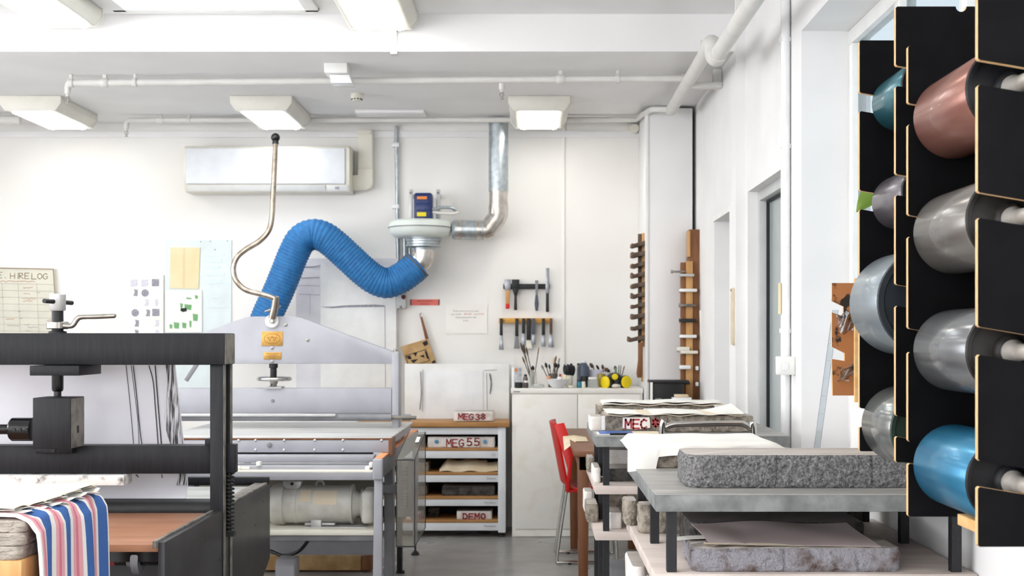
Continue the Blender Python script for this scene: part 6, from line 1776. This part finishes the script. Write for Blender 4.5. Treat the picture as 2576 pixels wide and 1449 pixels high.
# ------------------------------------------------------------------ scraper racks by the pier
LR = thing('scraper_bar_rack', P(1618, 900, 8.45), 'narrow pine rack on the pier edge holding dark scraper bars', 'tool rack')
xp0 = X(1628, DP)
m = MB(); m.box(xp0 - .038, xp0 - .001, 8.3, 8.34, Z(862, 8.3), Z(588, 8.3)); build(m, 'post', M['wood_dark'], LR, bevel=.002)
m = MB(); m.box(xp0 - .016, xp0 - .0005, 8.26, 8.3, Z(872, 8.26), Z(586, 8.26)); build(m, 'post', M['wood_light'], LR, bevel=.002)
ys_ = (614, 639, 665, 691, 717, 742, 768, 795, 823, 852)
ordn = ('topmost', 'second', 'third', 'fourth', 'fifth', 'sixth', 'seventh', 'eighth', 'ninth', 'lowest')
for i, py in enumerate(ys_):
    d = 8.2
    t = .18 + .06 * math.sin(i * 2.1)
    L = 44 if i == 9 else 36
    e = thing('scraper_bar', P(1605, py + 8, d), 'dark wooden scraper bar, %s of ten in the pine rack at the pier' % ordn[i], 'scraper bar', 'dark scraper bars')
    flare = 1.25 + .35 * ((i * 7) % 3) / 2
    pts = [(1625, py - 9), (1625 - L * .4, py - 6), (1625 - L * .8, py - 1 - 3 * (i % 3 == 1)), (1625 - L, py - 2 - 4 * (i % 2)), (1625 - L - 1, py + 6), (1625 - L * .9, py + 9), (1625 - L * .7, py + 7 * flare * .8), (1625 - L * .35, py + 4), (1625, py + 2)]
    m = MB(); m.prism([(X(a, d), Z(b, d)) for a, b in pts], 'xz', d, d + .12); build(m, 'bar', M['wood_dark'], e, bevel=.003)
    m = MB(); m.prism([(X(a, d), Z(b, d)) for a, b in ((1625 - L + .5, py - 1), (1625 - L - 1.6, py + 5), (1625 - L + 1, py + 7), (1625 - L + 2.5, py + 1))], 'xz', d - .001, d + .1); build(m, 'worn_end', M['wood_brown'], e)
e = thing('hanging_brush', P(1612, 955, 8.2), 'long flat wooden brush handle hanging below the scraper bars', 'brush')
m = MB(); m.prism([(X(a, 8.2), Z(b, 8.2)) for a, b in ((1605, 862), (1617, 862), (1617, 920), (1614, 950), (1603, 950), (1601, 940), (1605, 905))], 'xz', 8.19, 8.21); build(m, 'handle', M['wood_brown'], e, bevel=.002)
m = MB(); m.prism([(X(a, 8.22), Z(b, 8.22)) for a, b in ((1612, 858), (1616, 858), (1618, 960), (1613, 960))], 'xz', 8.212, 8.22); build(m, 'edge_strip', M['wood_light'], e)

dR = 7.9
RR = thing('handle_rack', P(1745, 1013, dR), 'tall brown timber rack with pale clamp handles on the pier corner', 'tool rack')
m = MB(); m.pbox(1734, 1764, 577, 1014, dR + .02, DP - .01); build(m, 'back_board', M['wood_brown'], RR, bevel=.003)
m = MB(); m.prism([(X(a, dR + .1), Z(b, dR + .1)) for a, b in ((1764, 578), (1772, 577), (1774, 648), (1766, 650))], 'xz', dR + .04, dR + .1); build(m, 'side_board', M['wood_light'], RR, bevel=.002)
m = MB(); m.pbox(1731, 1737, 580, 646, dR + .01, dR + .1); build(m, 'side_board', M['wood_light'], RR, bevel=.002)
m = MB(); m.pbox(1726, 1743, 657, 1010, dR, dR + .03); build(m, 'post', M['wood_light'], RR, bevel=.002)
m = MB(); m.pbox(1713, 1726, 660, 1005, dR + .015, dR + .06); build(m, 'post', M['wood_brown'], RR, bevel=.002)
m = MB(); m.pbox(1762, 1770, 720, 1013, dR + .06, dR + .12); build(m, 'side_board', M['wood_brown'], RR, bevel=.002)
hs = [(683, 'steel', 1688, 1724, 5), (692, 'alu', 1711, 1747, 7), (730, 'white', 1709, 1754, 8), (768, 'worn_edge', 1708, 1752, 7), (806, 'handle_black', 1709, 1752, 9), (846, 'gloss_white', 1710, 1753, 8), (878, 'cream', 1704, 1735, 11), (886, 'cream', 1712, 1756, 8), (924, 'gloss_white', 1709, 1738, 10), (964, 'handle_black', 1715, 1736, 7)]
for i, (py, mt, a, b, h) in enumerate(hs):
    e = thing('clamp_handle', P((a + b) / 2, py, dR - .04), '%s handle, %s from the top of the brown timber rack' % ({'steel': 'bare steel rod', 'alu': 'dull aluminium', 'white': 'flat white', 'worn_edge': 'worn grey', 'handle_black': 'black', 'gloss_white': 'shiny white', 'cream': 'cream'}[mt], ('first', 'second', 'third', 'fourth', 'fifth', 'sixth', 'seventh', 'eighth', 'ninth', 'tenth')[i]), 'handle', 'handles on the timber rack')
    m = MB(); m.pbox(a, b, py - h / 2, py + h / 2, dR - .035, dR + .0); build(m, 'grip', M[mt], e, bevel=.005)
    m = MB(); m.pbox(a, a + 5, py - h / 2 - 2, py + h / 2 + 2, dR - .03, dR - .005); build(m, 'ferrule', M['steel'], e, bevel=.002)
for k, py in enumerate((926, 966)):
    m = MB(); m.pbox(1750, 1758, py - 5, py + 6, dR - .005, dR + .021); tag(build(m, 'white_socket', M['gloss_white'], bevel=.006), 'small white square fitting, %s on the brown back board' % ('upper', 'lower')[k], 'fitting')
e = thing('hanging_papers', P(1775, 990, dR), 'long white papers hanging on the side of the timber rack', 'paper')
m = MB(); m.pbox(1771, 1781, 650, 990, dR + .0, dR + .004); build(m, 'sheet', M['paper'], e)
m = MB(); m.prism([(X(a, dR - .05), Z(b, dR - .05)) for a, b in ((1759, 782), (1766, 780), (1776, 848), (1786, 850), (1786, 852), (1762, 853))], 'xz', dR - .055, dR - .05); build(m, 'sheet', M['paper'], e)
e = thing('green_tag', P(1781, 826, dR), 'small bright green tag clipped beside the timber rack', 'tag')
m = MB(); m.pbox(1774, 1784, 808, 826, dR - .06, dR - .058); build(m, 'card', mat('bright_green', '#55cf52', .6), e)
m = MB(); m.cyl(P(1779, 806, dR - .06), P(1792, 801, dR - .06), .004, n=8); build(m, 'clip', M['steel'], e)
# low plan chest in front of the pier, and what stands on it
dPc = 7.55
zc_ = Z(1011, dPc)
PCh = thing('plan_chest', (X(1705, dPc), 7.7, 0), 'low white drawer chest in front of the pier', 'drawer chest')
px0, px1 = X(1634, dPc), X(1788, dPc)
m = MB(); m.box(px0, px1, dPc + .02, 7.86, 0, zc_); build(m, 'carcass', M['white'], PCh, bevel=.003)
for k in range(5):
    m = MB(); m.box(px0 + .01, px1 - .01, dPc, dPc + .02, .04 + k * .175, .04 + k * .175 + .165); dr = build(m, 'drawer', M['white'], PCh, bevel=.003)
    m = MB(); m.tube([((px0 + px1) / 2 - .05, dPc - .015, .13 + k * .175), ((px0 + px1) / 2 + .05, dPc - .015, .13 + k * .175)], .005, 8); build(m, 'handle', M['steel'], dr)
e = thing('black_box', (X(1685, 7.7), 7.75, zc_), 'black metal box with a small handle on the drawer chest', 'box')
m = MB(); m.box(X(1639, 7.68), X(1718, 7.68), 7.68, 7.84, zc_, Z(962, 7.68)); build(m, 'body', M['black'], e, bevel=.004)
m = MB(); m.box(X(1635, 7.68), X(1734, 7.68), 7.67, 7.85, Z(964, 7.68), Z(957, 7.68)); build(m, 'lid', M['black'], e, bevel=.004)
m = MB(); m.pbox(1648, 1664, 1002, 1006, 7.675, 7.68); build(m, 'name_plate', M['grey_dark'], e)
m = MB(); m.pbox(1636, 1642, 962, 1010, 7.66, 7.675); tag(build(m, 'white_notebook', M['paper'], bevel=.001), 'thin white notebook standing against the black box', 'notebook')
for k, (a, b, c, d2, mt, lb) in enumerate(((1692, 1740, 1000, 1010.5, 'gloss_white', 'white block lying in front of the black box'), (1699, 1732, 993, 1000, 'canvas', 'cream block lying on the white block'))):
    m = MB(); m.box(X(a, 7.58), X(b, 7.58), 7.58, 7.66, max(zc_ + .0005, Z(d2, 7.58)), Z(c, 7.58)); tag(build(m, 'small_block', M[mt], bevel=.003), lb, 'block')
# cylinder fitting high on the wall, by the pier
m = MB(); m.lathe([(.028, 0), (.032, .01), (.032, .06)], P(1597, 322, 8.68), (0, 1, 0), 20); m.box(X(1582, 8.7), X(1616, 8.7), 8.7, DB - .001, Z(327, 8.7), Z(314, 8.7))
tag(build(m, 'wall_sensor', M['cream']), 'small round cream sensor high on the back wall beside the pier', 'sensor')
